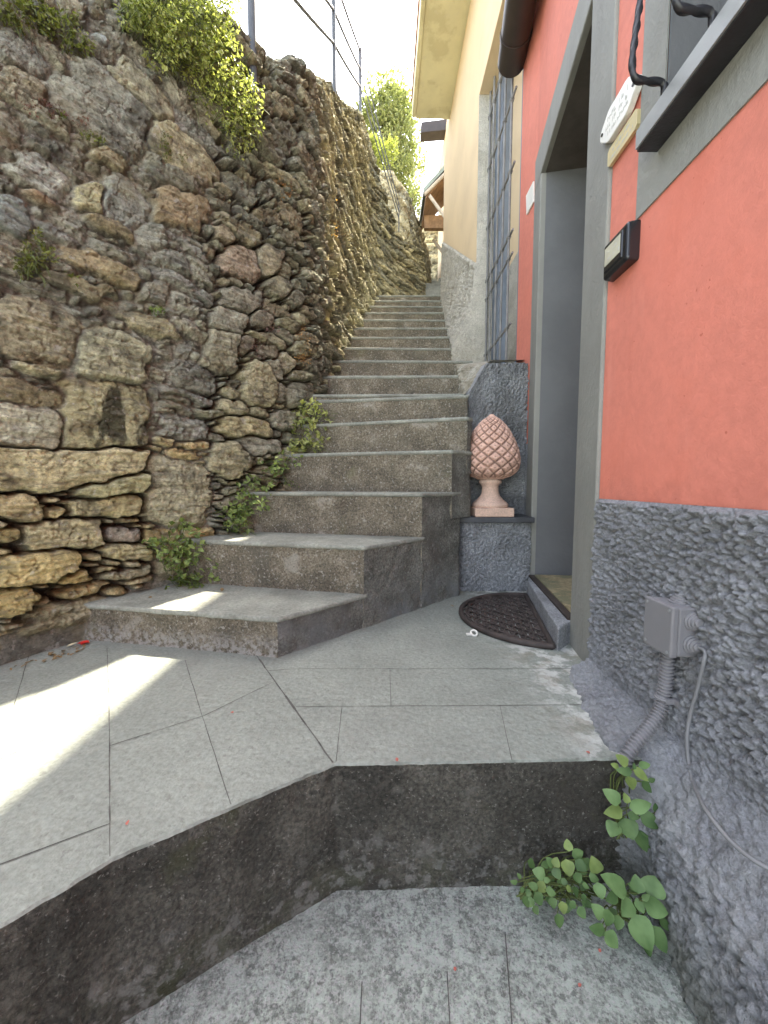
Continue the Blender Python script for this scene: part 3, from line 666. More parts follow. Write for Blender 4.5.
# hillside behind the walls
hl = MB()
ii = np.arange(0, len(W1.S), 12)
rows = []
bxs, bys, bz = W1.X[-1][ii]-W1.nx[ii]*.34, W1.Y[-1][ii]-W1.ny[ii]*.34, W1.zt[ii]-.07
for d in (0, .6, 2, 6, 18):
    rows.append(np.stack((bxs-d-.1*d*d/6, bys+.0*d, bz+.12*d+.05*fbm(bxs*3, bys*3+d, 2, 3)*(d > 0)), -1))
hl.grid(np.array(rows), 0, True, flip=True)
tx = np.linspace(-25, 25, 40); ty = np.linspace(8.75, 60, 40); TX, TY = np.meshgrid(tx, ty)
TZ = np.where(TX > .9, 6.0, 4.85)+.12*(TY-8.7)+.1*fbm(TX, TY, 3, 8)
hl.grid(np.stack((TX, TY, TZ), -1), 0, True)
hl.add([(-25, 5.9, 4.6), (.2, 6.2, 4.95), (.95, 8.0, 4.8), (.9, 8.9, 4.85), (-25, 8.9, 4.7)], [(0, 1, 2, 3, 4)])
tag(hl.build('hillside', [M['soil']]), kind='structure')

# ------------------------------------------------------------------ railing on the wall
rl = thing('metal_railing', 'thin grey metal railing with three rails along the stone wall top', 'railing', (-.4, 3.16, 3.4))
def topw(y):
    j = int(np.argmin(np.abs(W1.Y[-1]-y))) if y < 4.7 else int(np.argmin(np.abs(W1.by-y)))
    return Vector((W1.X[-1][j]-W1.nx[j]*.0, W1.Y[-1][j]-W1.ny[j]*.0, W1.zt[j])), j
posts = []
for y, b, h, r in ((.75, -.1, .85, .018), (1.96, -.30, .85, .019), (3.27, -.10, .85, .016), (4.45, -.05, .62, .016), (5.3, -.05, .30, .007)):
    p, j = topw(y); p = p + Vector((W1.nx[j], W1.ny[j], 0))*.02; posts.append((p, h))
    mb = MB(); mb.tube([p+Vector((0, 0, b)), p+Vector((0, 0, h))], r, 10); mb.tube([p+Vector((0, 0, h-.004)), p+Vector((0, 0, h+.008))], r*1.25, 10); mb.build('post', [M['zinc']], rl)
for f in (.33, .56, .8):
    for i in (range(len(posts)-1) if f in (.33, .56, .8) else (len(posts)-2,)):
        a, ha = posts[i]; b, hb = posts[i+1]
        fa, fb = f*ha/.85*1.05, f*hb/.85*1.05
        A_, B_ = a+Vector((0, 0, fa)), b+Vector((0, 0, fb))
        n = 8; mb = MB(); mb.tube([A_.lerp(B_, k/n)-Vector((0, 0, .012*math.sin(PI*k/n))) for k in range(n+1)], .0115 if i < len(posts)-2 else .0065, 6); mb.build('rail', [M['zinc']], rl)
#PART3
# ------------------------------------------------------------------ red house
def xw(Y): return .60+.015*Y                        # near wall face
NRM = Vector((1, -.17)).normalized()
def DW(Y, d=0.):                                    # door wall face, d metres into the house
    return (.43+.17*Y+NRM.x*d, Y+NRM.y*d)
house = thing('red_house', 'coral red house with grey trimmed doorway and rough grey plinth', 'house', (.62, 1.1, 0))
mb = MB()
def nearbox(y0, y1, z0, z1, d0=0., d1=.4, mi=0): mb.hexa([(xw(y0)+d0, y0, z0), (xw(y0)+d1, y0, z0), (xw(y1)+d1, y1, z0), (xw(y1)+d0, y1, z0)],
                                                   [(xw(y0)+d0, y0, z1), (xw(y0)+d1, y0, z1), (xw(y1)+d1, y1, z1), (xw(y1)+d0, y1, z1)], mi)
def doorbox(y0, y1, z0, z1, d0=0., d1=.4, mi=0):
    a, b, c, d = DW(y0, d0), DW(y0, d1), DW(y1, d1), DW(y1, d0)
    mb.hexa([(*a, z0), (*b, z0), (*c, z0), (*d, z0)], [(*a, z1), (*b, z1), (*c, z1), (*d, z1)], mi)
nearbox(-5, 1.10, .49, 1.29); nearbox(-5, -.1, 1.29, 3.0); nearbox(.9, 1.10, 1.29, 3.0); nearbox(-.1, .9, 2.5, 3.0)
doorbox(1.10, 2.10, 2.2, 3.0)
mb.hexa([(.787, 2.10, .77), (1.3, 2.10, .77), (1.3, 2.35, .77), (.789, 2.35, .77)], [(.787, 2.10, 3.0), (1.3, 2.10, 3.0), (1.3, 2.35, 3.0), (.789, 2.35, 3.0)])
mb.box(1.1, 5, -5, 2.35, -.3, 3.0)
mb.build('wall', [M['red']], house)
# grey surround of the doorway
mb = MB()
doorbox(1.102, 1.288, -.02, 2.04, -.010, .36); doorbox(1.955, 2.098, -.02, 2.04, -.010, .36); doorbox(1.102, 2.098, 2.04, 2.198, -.010, .36)
mb.build('door_surround', [M['grey']], house, bevel=.006, segs=3)
mb = MB()
doorbox(1.9525, 1.9545, .0, 2.036, .016, .358); doorbox(1.2885, 1.2905, .0, 2.036, .016, .358)
mb.build('door_reveal', [M['darkgrey']], house)
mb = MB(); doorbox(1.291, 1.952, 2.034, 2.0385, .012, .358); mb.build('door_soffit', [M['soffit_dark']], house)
mb = MB(); doorbox(1.296, 1.95, .085, 2.03, .362, .395)
for z0, z1 in ((.25, .95), (1.05, 1.9)):
    doorbox(1.36, 1.89, z0, z1, .352, .3615)
dr = mb.build('door', [M['wood']], house, bevel=.004)
mb = MB(); a = Vector((*DW(1.36, .33), 1.02)); mb.tube([Vector((*DW(1.36, .352), 1.02)), a, Vector((*DW(1.48, .33), 1.02))], .009, 8); mb.build('handle', [M['steel']], dr)
# threshold
mb = MB(); n_ = NRM*-.07
f0, f1 = (.571, 1.225), (.706, 1.86)
q0 = DW(1.29, .36); q1 = DW(1.953, .36); k0 = DW(1.29, .0); k1 = DW(1.953, 0)
poly = [f0, (.645, 1.212), (k0[0]+.0, k0[1]), q0, q1, k1, (.775, 1.848), f1]
mb.prism([f0, DW(1.285, -.012), k0, q0, q1, k1, DW(1.952, -.012), f1][::1], -.02, .078)
mb.build('threshold', [M['stucco_bump']], house, bevel=.006)

def stucco_h(a, b, s=1.):
    wa = a+.008*fbm(a*40, b*40, 2, 5); wb = b+.35*a*0+.008*fbm(a*40+7, b*40, 2, 6)
    f1, f2 = worley((wa+wb*.25)/.021, (wb-wa*.1)/.0135, 3)
    g1, g2 = worley((wa+wb*.1)/.0085, wb/.0068, 4)
    return s*(.0140*np.clip(1-f1*1.25, 0, 1)**.9+.006*np.clip(1-g1*1.1, 0, 1)+.004*fbm(a*18, b*18, 3, 7)+.0035*fbm(a*110, b*110, 3, 8))
# rough plinth of the near wall with its sloping ledge
def prof(Y):
    xl = np.where(Y < .72, .53+.2*(Y-.69), 0)
    t = sstep(.69, .77, Y); low_x = (.53+.2*(Y-.69))*(1-t)+(.461+.222*(Y-.735)-.004)*t
    low_z = -.07*(1-t)+-.004*t
    low_x = np.minimum(low_x+.012*fbm(Y*22, Y*0+1.5, 3, 19), xw(Y)-.004)
    return low_x, low_z
def plinth(ys, nz):
    Yv = np.array(ys); lx, lz = prof(Yv); X = []; Z = []
    zt = .508; mid = .032+.01*fbm(Yv*9, Yv*0, 2, 4)
    pts = [(xw(Yv)-.004, Yv*0+zt), (xw(Yv)-.006, mid+.05), (xw(Yv)-.012, mid), (lx+.012, lz+.012), (lx, lz-.012), (lx-.01, Yv*0-.30)]
    wts = [0, .62, .67, .8, .84, 1.]
    T = np.linspace(0, 1, nz)
    Px = np.array([p[0] for p in pts]); Pz = np.array([p[1]+0*Yv for p in pts])
    G = np.zeros((nz, len(Yv), 3))
    for j in range(len(Yv)):
        G[:, j, 0] = np.interp(T, wts, Px[:, j]); G[:, j, 2] = np.interp(T, wts, Pz[:, j])
    k = np.ones(7)/7
    for c in (0, 2):
        pad = np.pad(G[:, :, c], ((3, 3), (0, 0)), 'edge'); G[:, :, c] = np.apply_along_axis(lambda v: np.convolve(v, k, 'valid'), 0, pad)
    G[0, :, 2] = zt; G[:, :, 1] = Yv[None]
    L = np.zeros((nz, len(Yv))); L[1:] = np.cumsum(np.hypot(np.diff(G[:, :, 0], axis=0), np.diff(G[:, :, 2], axis=0)), 0)
    tz = np.gradient(G[:, :, 2], axis=0); txx = np.gradient(G[:, :, 0], axis=0); l = np.hypot(tz, txx)+1e-9
    nx, nz_ = tz/l, -txx/l
    led = np.exp(-((L-.52)/.05)**2)
    h = stucco_h(G[:, :, 1], -L, 1.)*(1-.45*sstep(.42, .47, L)*sstep(.64, .58, L))+.006*fbm(G[:, :, 1]*6, L*6, 3, 9)
    h = h*sstep(0, .01, L)*1.0
    G[:, :, 0] += nx*h; G[:, :, 2] += nz_*h
    return G
mb = MB()
gp_ = plinth(np.arange(.30, 1.098, .003), 300); mb.grid(gp_, 0, True, flip=True)
ysb = np.linspace(-5, .30, 60); mb.grid(plinth(ysb, 60), 0, True, flip=True)
mb.box(1.0, 1.1, -5, 1.1, -.3, .49)
pl = mb.build('plinth', [M['stucco']], house)

# plastered ledge and low buttress beyond the door
def stucco_face(fn, us, vs, seed=0, s=1.2):
    U, V = np.meshgrid(us, vs); return fn(U, V, stucco_h(U+seed, V, s)+.006*fbm(U*7+seed, V*7, 3, 4))
mb = MB()
def ledgef(U, V, h):
    return np.stack((.386+.362*U/1., 1.957-h*1.4+0*V+.03*sstep(.06, 0, U), V), -1)
mb.grid(stucco_face(ledgef, np.linspace(0, 1, 100)*1.0, np.linspace(-.02, .353, 100)), 0, True)
P = stucco_face(lambda U, V, h: np.stack((.455+.33*U, 2.158-h*1.5+.03*sstep(.05, 0, U), .35+(np.minimum(1.205, 1.03+1.75*.33*U)-.35)*V), -1), np.linspace(0, 1, 90), np.linspace(0, 1, 200), 3)
mb.grid(P, 0, True)
Tt = np.stack((P[-1], P[-1]+np.array((0, .12, .015)), P[-1]+np.array((.02, .75, .0))), 0); mb.grid(Tt, 0, False)
mb.box(.40, .752, 1.975, 2.16, -.02, .352); mb.box(.47, .80, 2.175, 2.6, 0, 1.02)
mb.build('buttress', [M['stucco_bump']], house)
mb = MB(); mb.prism([(.366, 1.918), (.752, 1.905), (.77, 2.16), (.44, 2.16), (.40, 2.02)], .355, .383)
mb.build('slate_shelf', [M['slate']], house, bevel=.004)
mb = MB(); mb.box(.79, 1.0, 2.1, 2.35, 0, .769); mb.box(.782, .79, 2.1, 2.16, .38, .769); mb.build('plinth', [M['stucco_bump']], house)
# window of the near wall
mb = MB(); t = .004
for y0, y1, z0, z1 in ((-.18, .982, 1.188, 1.29), (.9, .982, 1.29, 2.6), (-.18, -.1, 1.29, 2.6), (-.1, .9, 2.5, 2.6)): nearbox(y0, y1, z0, z1, -t, .02)
mb.build('window_surround', [M['grey']], house)
wn = MB()
mb = wn
nearbox(-.1, -.05, 1.292, 2.5, .10, .15); nearbox(.85, .899, 1.292, 2.5, .10, .15); nearbox(.38, .43, 1.34, 2.45, .10, .15); nearbox(-.05, .85, 2.45, 2.5, .10, .15); nearbox(-.05, .85, 1.292, 1.34, .10, .15)
wo = wn.build('window', [M['darkgrey']], house, bevel=.004)
mb = MB(); nearbox(-.05, .85, 1.34, 2.45, .12, .126); mb.build('pane', [M['glassdark']], wo)
mb = MB(); nearbox(.895, .8995, 1.291, 2.499, .001, .11); nearbox(-.099, .895, 1.2905, 1.2925, .0, .10); mb.build('window_reveal', [M['darkgrey']], house)
# roof and gutter of the red house
mb = MB()
mb.hexa([(.5, -5, 3.04), (5, -5, 3.7), (5, 2.4, 3.7), (.5, 1.0, 3.04)], [(.5, -5, 3.12), (5, -5, 3.8), (5, 2.4, 3.8), (.5, 1.0, 3.12)])
mb.hexa([(.505, 1.0, 3.04), (5, 2.4, 3.7), (5, 2.41, 3.7), (.72, 2.38, 3.04)], [(.505, 1.0, 3.12), (5, 2.4, 3.8), (5, 2.41, 3.8), (.72, 2.38, 3.12)])
mb.build('roof', [M['roof']], house)
gp = [Vector((.43+.17*y-.105, y, 2.945)) for y in np.linspace(2.37, 1.1, 10)]+[Vector((.512, .9, 2.945)), Vector((.50, 0, 2.945)), Vector((.47, -3, 2.945))]
mb = MB(); mb.tube(gp, .078, 20); mb.tube([gp[0]+Vector((.002, .012, 0)), gp[0]-Vector((.001, .008, 0))], .072, 20)
gt = mb.build('gutter', [M['copper']], house)
mb = MB(); c = gp[1]; d = (gp[1]-gp[0]).normalized(); mb.tube([c-d*.008, c+d*.008], .0835, 20); mb.tube([c+Vector((0.06, 0, .05)), c+Vector((.12, 0, .02))], .008, 6); mb.build('bracket', [M['copper']], gt)

# ------------------------------------------------------------------ cream house
cream = thing('cream_house', 'cream house with yellowish boxed eave and barred tall window', 'house', (.68, 4.6, 2.7))
mb = MB()
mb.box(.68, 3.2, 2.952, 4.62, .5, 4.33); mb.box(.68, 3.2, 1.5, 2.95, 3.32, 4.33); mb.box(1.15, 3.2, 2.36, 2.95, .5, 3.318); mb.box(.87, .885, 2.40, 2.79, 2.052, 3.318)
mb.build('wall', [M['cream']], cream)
Yp = np.linspace(2.2, 4.63, 220); nzp = 130
G = np.zeros((nzp, len(Yp), 3)); Tq = np.linspace(0, 1, nzp)
for j, y in enumerate(Yp):
    zb_ = max(zst(y)-.25, .85); zt_ = 2.165+.69*(y-2.94) if y > 2.951 else 1.24+.35*max(0, (y-2.3))*.9
    hz = zb_+(zt_-zb_)*Tq
    fl = np.clip((hz-zst(y))/.55, 0, 1); top = .672 if y > 2.951 else .74
    G[:, j, 0] = xr(y)-.012+(top-xr(y)+.012)*(1-(1-fl)**1.6); G[:, j, 1] = y; G[:, j, 2] = hz
ph = stucco_h(G[:, :, 1]*.7, G[:, :, 2]*.7, 1.)+.008*fbm(G[:, :, 1]*6, G[:, :, 2]*6, 3, 12)
G[:, :, 0] -= ph*sstep(0, .03, (1-Tq))[:, None]
mb = MB(); j0 = int(np.searchsorted(Yp, 2.951))
mb.grid(G[:, j0:], 0, True, flip=False); mb.grid(G[:, :j0], 0, True, flip=False)
mb.add([tuple(p) for p in G[-1, :j0]]+[(.79, 2.951, 1.47), (.79, 2.2, 1.24)], [tuple(range(j0+2))])
e = G[:, j0]; mb.add([tuple(p) for p in e]+[(.79, 2.952, e[-1][2]), (.79, 2.952, e[0][2])], [tuple(range(nzp+2))])
mb.build('plinth', [M['palestucco']], cream, recalc=False)
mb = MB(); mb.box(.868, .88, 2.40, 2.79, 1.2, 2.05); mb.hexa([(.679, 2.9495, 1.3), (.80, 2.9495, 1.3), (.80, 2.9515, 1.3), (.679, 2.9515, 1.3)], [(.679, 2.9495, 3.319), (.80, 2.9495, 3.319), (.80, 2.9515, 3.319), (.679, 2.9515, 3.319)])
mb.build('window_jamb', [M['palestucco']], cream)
mb = MB(); mb.hexa([(.33, .6, 4.33), (.70, .6, 4.345), (.70, 4.30, 4.345), (.33, 4.27, 4.33)], [(.33, .6, 4.46), (.70, .6, 4.47), (.70, 4.30, 4.47), (.33, 4.27, 4.46)])  # near end of eave, fascia and roof added out of view to shade the landing
mb.box(.70, 3.2, .6, 4.62, 4.335, 4.46)
mb.build('eave', [M['soffit']], cream)
mb = MB(); mb.box(.29, .328, .6, 4.25, 4.318, 4.475); mb.build('fascia', [M['soffit']], cream, bevel=.006)
mb = MB(); mb.hexa([(.28, .55, 4.48), (3.3, .55, 5.5), (3.3, 4.66, 5.5), (.28, 4.26, 4.48)], [(.28, .55, 4.54), (3.3, .55, 5.58), (3.3, 4.66, 5.58), (.28, 4.26, 4.54)])  # roof carried on unseen above the red house to keep sun off the landing
mb.build('roof', [M['roof']], cream)
wf = MB(); wf.box(.80, .84, 2.36, 2.40, 1.2, 3.318); wf.box(.80, .84, 2.87, 2.95, 1.4, 3.318); wf.box(.80, .84, 2.84, 2.87, 3.22, 3.318); wf.box(.80, .84, 2.40, 2.87, 1.2, 1.3); wf.box(.80, .86, 2.79, 2.84, 1.3, 3.318)
wfo = wf.build('window', [M['bluewood']], cream, bevel=.004)
mb = MB(); mb.box(.818, .822, 2.84, 2.87, 1.34, 3.22); mb.build('pane', [M['glassdark']], wfo)
gr = MB()
for y in (2.43, 2.56, 2.69, 2.82, 2.92): gr.tube([(.752, y, 1.22+max(0, y-2.6)*.3), (.752, y, 3.31)], .0075, 8)
for z in (1.5, 1.9, 2.03, 2.4, 2.8, 3.15):
    gr.tube([(.752, 2.352, z), (.752, 2.952, z)], .0065, 8)
    for y in (2.43, 2.56, 2.69, 2.82, 2.92): gr.tube([(.752, y-.012, z), (.752, y+.012, z)], .0125, 8)
gr.build('grille', [M['greyiron']], cream)

# ------------------------------------------------------------------ neighbour beyond with timber canopy
nb = thing('far_house', 'house beyond the cream one with braced timber porch roof', 'house', (1.2, 6, 2.7))
mb = MB(); mb.box(1.1, 4, 5.1, 8.2, 2.4, 6.9); mb.build('wall', [M['cream']], nb)
mb = MB(); mb.hexa([(.60, 6.2, 4.98), (1.12, 6.2, 5.52), (1.12, 7.0, 5.52), (.60, 7.0, 4.98)], [(.60, 6.2, 5.05), (1.12, 6.2, 5.59), (1.12, 7.0, 5.59), (.60, 7.0, 5.05)])
mb.build('canopy_roof', [M['roofgrey']], nb)
mb = MB(); mb.hexa([(.64, 6.22, 4.91), (1.1, 6.22, 5.40), (1.1, 6.98, 5.40), (.64, 6.98, 4.91)], [(.64, 6.22, 4.975), (1.1, 6.22, 5.465), (1.1, 6.98, 5.465), (.64, 6.98, 4.975)]); mb.build('canopy_boards', [M['canopywood']], nb)
mb = MB(); mb.box(.66, 1.0, 6.6, 6.68, 4.72, 4.92); mb.build('side_boards', [M['canopywood']], nb)
for a, b in (((.70, 6.21, 4.94), (1.1, 6.21, 4.42)), ((.84, 6.9, 4.72), (1.1, 6.9, 4.4)), ((.62, 6.205, 4.96), (1.1, 6.205, 5.42))):
    mb = MB(); mb.tube([a, b], .032, 4); mb.build('brace', [M['palewood']], nb)
mb = MB(); mb.hexa([(.66, 7.3, 6.78), (4, 7.3, 7.1), (4, 7.6, 7.1), (.66, 7.5, 6.78)], [(.66, 7.3, 6.95), (4, 7.3, 7.33), (4, 7.6, 7.33), (.66, 7.5, 6.95)]); mb.build('roof', [M['copper']], nb)

# ------------------------------------------------------------------ pine cone finial
pc = thing('pinecone_finial', 'terracotta pine cone finial on a square foot standing on the slate shelf', 'ornament', (.545, 2.015, .383))
cx, cy, z0 = .556, 2.015, .3835
mb = MB(); mb.box(cx-.098, cx+.098, cy-.098, cy+.098, z0, z0+.045); mb.build('base', [M['terracotta']], pc, bevel=.006, segs=3, col=np.ones((8, 3))*np.array((.6, .42, .33)))
mb = MB(); mb.lathe([(.088, .045), (.093, .052), (.092, .062), (.083, .072), (.066, .085), (.050, .105), (.043, .125), (.042, .15), (.046, .162), (.055, .170), (.058, .178), (.054, .186), (.05, .195)], (cx, cy, z0), 40)
mb.build('stem', [M['terracotta']], pc, col=np.tile(np.array((.62, .44, .35)), (len(mb.v), 1)))
nh, na = 170, 260
t = np.linspace(0, 1, nh)[:, None]; a = np.linspace(0, 2*PI, na, endpoint=False)[None]
hk = [0, .03, .09, .18, .3, .45, .6, .75, .87, .95, 1.]; rk = [.045, .088, .117, .133, .138, .128, .108, .082, .054, .029, .0]
R = np.interp(t, hk, rk); 
for _ in range(4): R = np.convolve(np.pad(R[:, 0], 4, 'edge'), np.ones(9)/9, 'valid')[:, None]
R[-1] = .002
NN = 13
tt = np.interp(t, [0, .5, .8, 1], [0, .5, .86, 1.35])
u = a/(2*PI)*NN + tt*6.2; v = a/(2*PI)*NN - tt*6.2
fu = np.abs(u-np.round(u)); fv = np.abs(v-np.round(v)); gq = np.minimum(fu, fv)
cu = u-np.floor(u)-.5; cv = v-np.floor(v)-.5
fadeT = sstep(.985, .90, t)*sstep(0, .05, t)
ht = (.0105*sstep(0, .2, gq)+.002*sstep(.1, .45, gq))*fadeT - .004*np.exp(-(cu**2+cv**2)/.006)*fadeT
rr = R+ht*np.clip(R/.08, .25, 1)
P = np.stack((cx+rr*np.cos(a), cy+rr*np.sin(a), z0+.190+.335*t+0*a), -1)
dirt = (1-.62*sstep(.15, .03, gq)*fadeT)*(1-.6*np.exp(-(cu**2+cv**2)/.007)*fadeT)
tint = np.array((.64, .41, .325))*(dirt*(1+.10*fbm(t*9+a*0, a*3, 3, 4)))[..., None]
mb = MB(); mb.grid(P, 0, True, closed=True)
mb.build('cone', [M['terracotta']], pc, col=tint.reshape(-1, 3))

# ------------------------------------------------------------------ mats
mt = thing('rubber_doormat', 'half round openwork rubber doormat on the paving before the doorstep', 'doormat', (.6, 1.55, 0))
cc = Vector((.632, 1.538)); tv = Vector((.2115, .977)).normalized(); nv = Vector((-tv.y, tv.x)); Rm = .305
def mp(x, y, z): p = cc+tv*x+nv*y; return (p.x, p.y, z)
mb = MB()
rim = [mp(Rm*math.cos(k*PI/40), .006+Rm*math.sin(k*PI/40), .010) for k in range(41)]
mb.tube(rim, .0105, 8); mb.tube([mp(Rm, .006, .010), mp(-Rm, .006, .010)], .0105, 8)
mb.tube([mp(.90*Rm*math.cos(k*PI/40), .02+.88*Rm*math.sin(k*PI/40), .008) for k in range(41)], .0055, 6)
mb.build('rim', [M['rubber']], mt)
mb = MB(); r0 = .038
for row in range(9):
    y = .018+row*.032
    for k in range(-12, 13):
        x = k*.058+(.029 if row % 2 else 0)
        if math.hypot(x, y) > Rm*.90: continue
        arc = [mp(x+r0*math.cos(q), y+r0*math.sin(q)*.95, .0085+.002*math.sin(q)) for q in np.linspace(-.25, PI+.25, 12)]
        mb.tube(arc, .0045, 6)
        sc = [mp(x+.014*(1-q*.12)*math.cos(q*1.1), y+.004+.014*(1-q*.12)*math.sin(q*1.1), .008) for q in np.linspace(0, 5.6, 14)]
        mb.tube(sc, .0038, 5)
mb.build('scrollwork', [M['rubber']], mt)
cm = MB(); cm.prism([DW(1.30, -.015), DW(1.30, .345), DW(1.945, .345), DW(1.925, -.02)], .0785, .0875)
co = cm.build('coir_doormat', [M['rubber']])
tag(co, 'tan and green coir doormat lying on the doorstep', 'doormat')
co2 = MB(); co2.prism([DW(1.325, .012), DW(1.325, .33), DW(1.93, .33), DW(1.91, .005)], .0876, .0935)
bp = co2.build('pile', [M['coir']], None); bp.parent = co
tb = MB(); q = at_z(474, 634, .004); tb.tube([(q.x+.011*math.cos(k*PI/9), q.y+.011*math.sin(k*PI/9), .008+.006*math.sin(k*PI/9)) for k in range(18)], .0035, 6, closed=True)
tb.box(q.x-.028, q.x-.010, q.y-.008, q.y+.006, .0015, .006)
tag(tb.build('plastic_ring', [M['white']]), 'small white plastic ring lying at the edge of the rubber doormat', 'ring')

# ------------------------------------------------------------------ junction box, conduit, cable
jb = thing('junction_box', 'grey painted junction box screwed to the rough plinth', 'junction box', (.59, .757, .262))
mb = MB(); mb.box(.567, .618, .720, .796, .215, .312); mb.build('box', [M['plastic']], jb, bevel=.004, segs=3)
mb = MB(); mb.box(.552, .5665, .718, .798, .213, .314); ld = mb.build('lid', [M['plastic']], jb, bevel=.004, segs=3)
for y_, z_ in ((.727, .222), (.789, .222), (.727, .305), (.789, .305)):
    mb = MB(); mb.tube([(.5525, y_, z_), (.5508, y_, z_)], .0032, 10); mb.build('screw', [M['steel']], ld)
def grommet(c, ax):
    mb = MB(); pr = [(.0185, 0), (.0185, .003), (.0155, .004), (.0155, .007), (.0125, .008), (.0125, .011), (.0085, .012), (.0085, .016), (.006, .017)]
    mb.lathe(pr, c, 24, 0, ax, False); mb.build('grommet', [M['plastic']], jb)
grommet((.594, .757, .3118), 'z'); grommet((.594, .7202, .287), 'y'); grommet((.594, .7202, .241), 'y')
cd = []
path = [Vector((.583, .765, .216)), Vector((.583, .766, .18)), Vector((.583, .767, .145)), Vector((.581, .767, .112)), Vector((.571, .763, .084)), Vector((.553, .755, .064)), Vector((.532, .746, .048)), Vector((.510, .738, .033)), Vector((.488, .730, .012)), Vector((.475, .726, -.02))]
C = catmull([p for p in path], 40)
L = np.concatenate(([0], np.cumsum(np.linalg.norm(np.diff(C, axis=0), axis=1)))); ss = np.arange(0, L[-1], .0011)
pp = np.stack([np.interp(ss, L, C[:, i]) for i in range(3)], 1)
mb = MB(); mb.tube(pp, .0112+.0026*np.sign(np.sin(ss*2*PI/.0075))*np.abs(np.sin(ss*2*PI/.0075))**.5, 14)
cdo = mb.build('conduit', [M['plastic']]); tag(cdo, 'grey corrugated conduit running down from the junction box into the plants', 'conduit')
mb = MB(); mb.tube([(.581+.0145*math.cos(k), .767+.0145*math.sin(k), .108) for k in np.linspace(.2, 2*PI-.2, 20)], .0035, 6); mb.box(.590, .606, .738, .756, .100, .114); mb.box(.574, .596, .750, .7545, .102, .113)
mb.build('clip', [M['plastic']], cdo)
cp_ = [Vector((.594, .712, .241)), Vector((.594, .690, .240)), Vector((.586, .682, .222))]
for px, py, x in ((697, 690, .588), (690, 716, .588), (687, 742, .582), (691, 775, .574)): cp_.append(at_x(px, py, x))
cp_ += [at_z(703, 805, .035), at_z(725, 835, .028), at_z(748, 856, .024), at_z(775, 872, .022), at_z(830, 900, .02)]
C = catmull(cp_, 14); mb = MB(); mb.tube(C, .0034, 8)
tag(mb.build('cable', [M['cable']]), 'thin grey cable hanging from the junction box and lying along the ledge', 'cable')

# ------------------------------------------------------------------ things on the wall
ic = thing('intercom', 'black door intercom with a name card beside the door surround', 'intercom', (.6, 1.02, 1.137))
def wedge(mb, y0, y1, z0, z1, d0, d1, inset=0.):
    mb.hexa([(xw(y0)-d0, y0, z0), (xw(y1)-d0, y1, z0), (xw(y1)-d0, y1, z1), (xw(y0)-d0, y0, z1)],
            [(xw(y0)-d1, y0+inset, z0+inset), (xw(y1)-d1, y1-inset, z0+inset), (xw(y1)-d1, y1-inset, z1-inset), (xw(y0)-d1, y0+inset, z1-inset)])
mb = MB(); wedge(mb, .965, 1.078, 1.088, 1.184, -.003, .030, .004); mb.build('casing', [M['black']], ic, bevel=.007, segs=4, recalc=True)
mb = MB(); wedge(mb, .985, 1.066, 1.104, 1.172, .028, .033, .003); fr_ = mb.build('bezel', [M['black']], ic, bevel=.002, recalc=True)
mb = MB(); wedge(mb, .992, 1.060, 1.120, 1.165, .0325, .0342, .001); cd_ = mb.build('name_card', [M['card']], ic, recalc=True)
def scribble(z, y0, y1, d, h, par, seed, name='lettering'):
    r = random.Random(seed); mb = MB(); y = y1
    while y > y0:
        wdt = h*r.uniform(.35, .8)
        k = r.random()
        if k < .82:
            wedge(mb, y-h*.16, y, z, z+h*r.choice((.7, 1, 1)), d, d+.0006)
            if k < .55: wedge(mb, y-wdt, y-h*.18, z+h*r.choice((0, .4, .8)), z+h*.18+h*r.choice((0, .4, .8)), d, d+.0006)
        y -= wdt+h*.25
    mb.build(name, [M['ink']], par, recalc=True)
scribble(1.145, .997, 1.055, .0342, .010, cd_, 1); scribble(1.128, .997, 1.055, .0342, .008, cd_, 2)
pq = thing('house_plaque', 'white scalloped ceramic plaque with faint lettering beside the window', 'plaque', (.615, 1.055, 1.5))
def plate(outline, d0, d1, yc, zc):
    vs = [(xw(yc+a)-d0, yc+a, zc+b) for a, b in outline]+[(xw(yc+a)-d1, yc+a, zc+b) for a, b in outline]; n = len(outline)
    m_ = MB(); m_.add(vs, [tuple(range(n)), tuple(range(2*n-1, n-1, -1))]+[(i, n+i, n+(i+1) % n, (i+1) % n) for i in range(n)]); return m_
ol = []
for k in range(64):
    q = 2*PI*k/64; c, s_ = math.cos(q), math.sin(q)
    ry = .070*(1+.14*abs(c)**14); rz = .043*(1+.05*math.cos(6*q))
    ol.append((ry*math.copysign(abs(c)**.85, c), rz*math.copysign(abs(s_)**.75, s_)))
plate(ol, .004, .020, 1.055, 1.5).build('plate', [M['white']], pq, bevel=.002, recalc=True)
scribble(1.512, 1.012, 1.098, .020, .012, pq, 3); scribble(1.494, 1.005, 1.105, .020, .011, pq, 4); scribble(1.476, 1.015, 1.095, .020, .010, pq, 5)
for y in (.988, 1.122): 
    mb = MB(); mb.tube([(xw(y)-.019, y, 1.5), (xw(y)-.0225, y, 1.5)], .0042, 8); mb.build('screw', [M['black']], pq)
bpq = thing('brass_plate', 'pale yellow metal name plate under the white plaque', 'name plate', (.615, 1.043, 1.423))
plate([(-.0625, -.016), (-.055, -.023), (.055, -.023), (.0625, -.016), (.0625, .016), (.055, .023), (-.055, .023), (-.0625, .016)], .003, .012, 1.043, 1.423).build('plate', [M['brass']], bpq, recalc=True)
scribble(1.428, .995, 1.09, .012, .008, bpq, 6); scribble(1.411, .995, 1.09, .012, .007, bpq, 7)
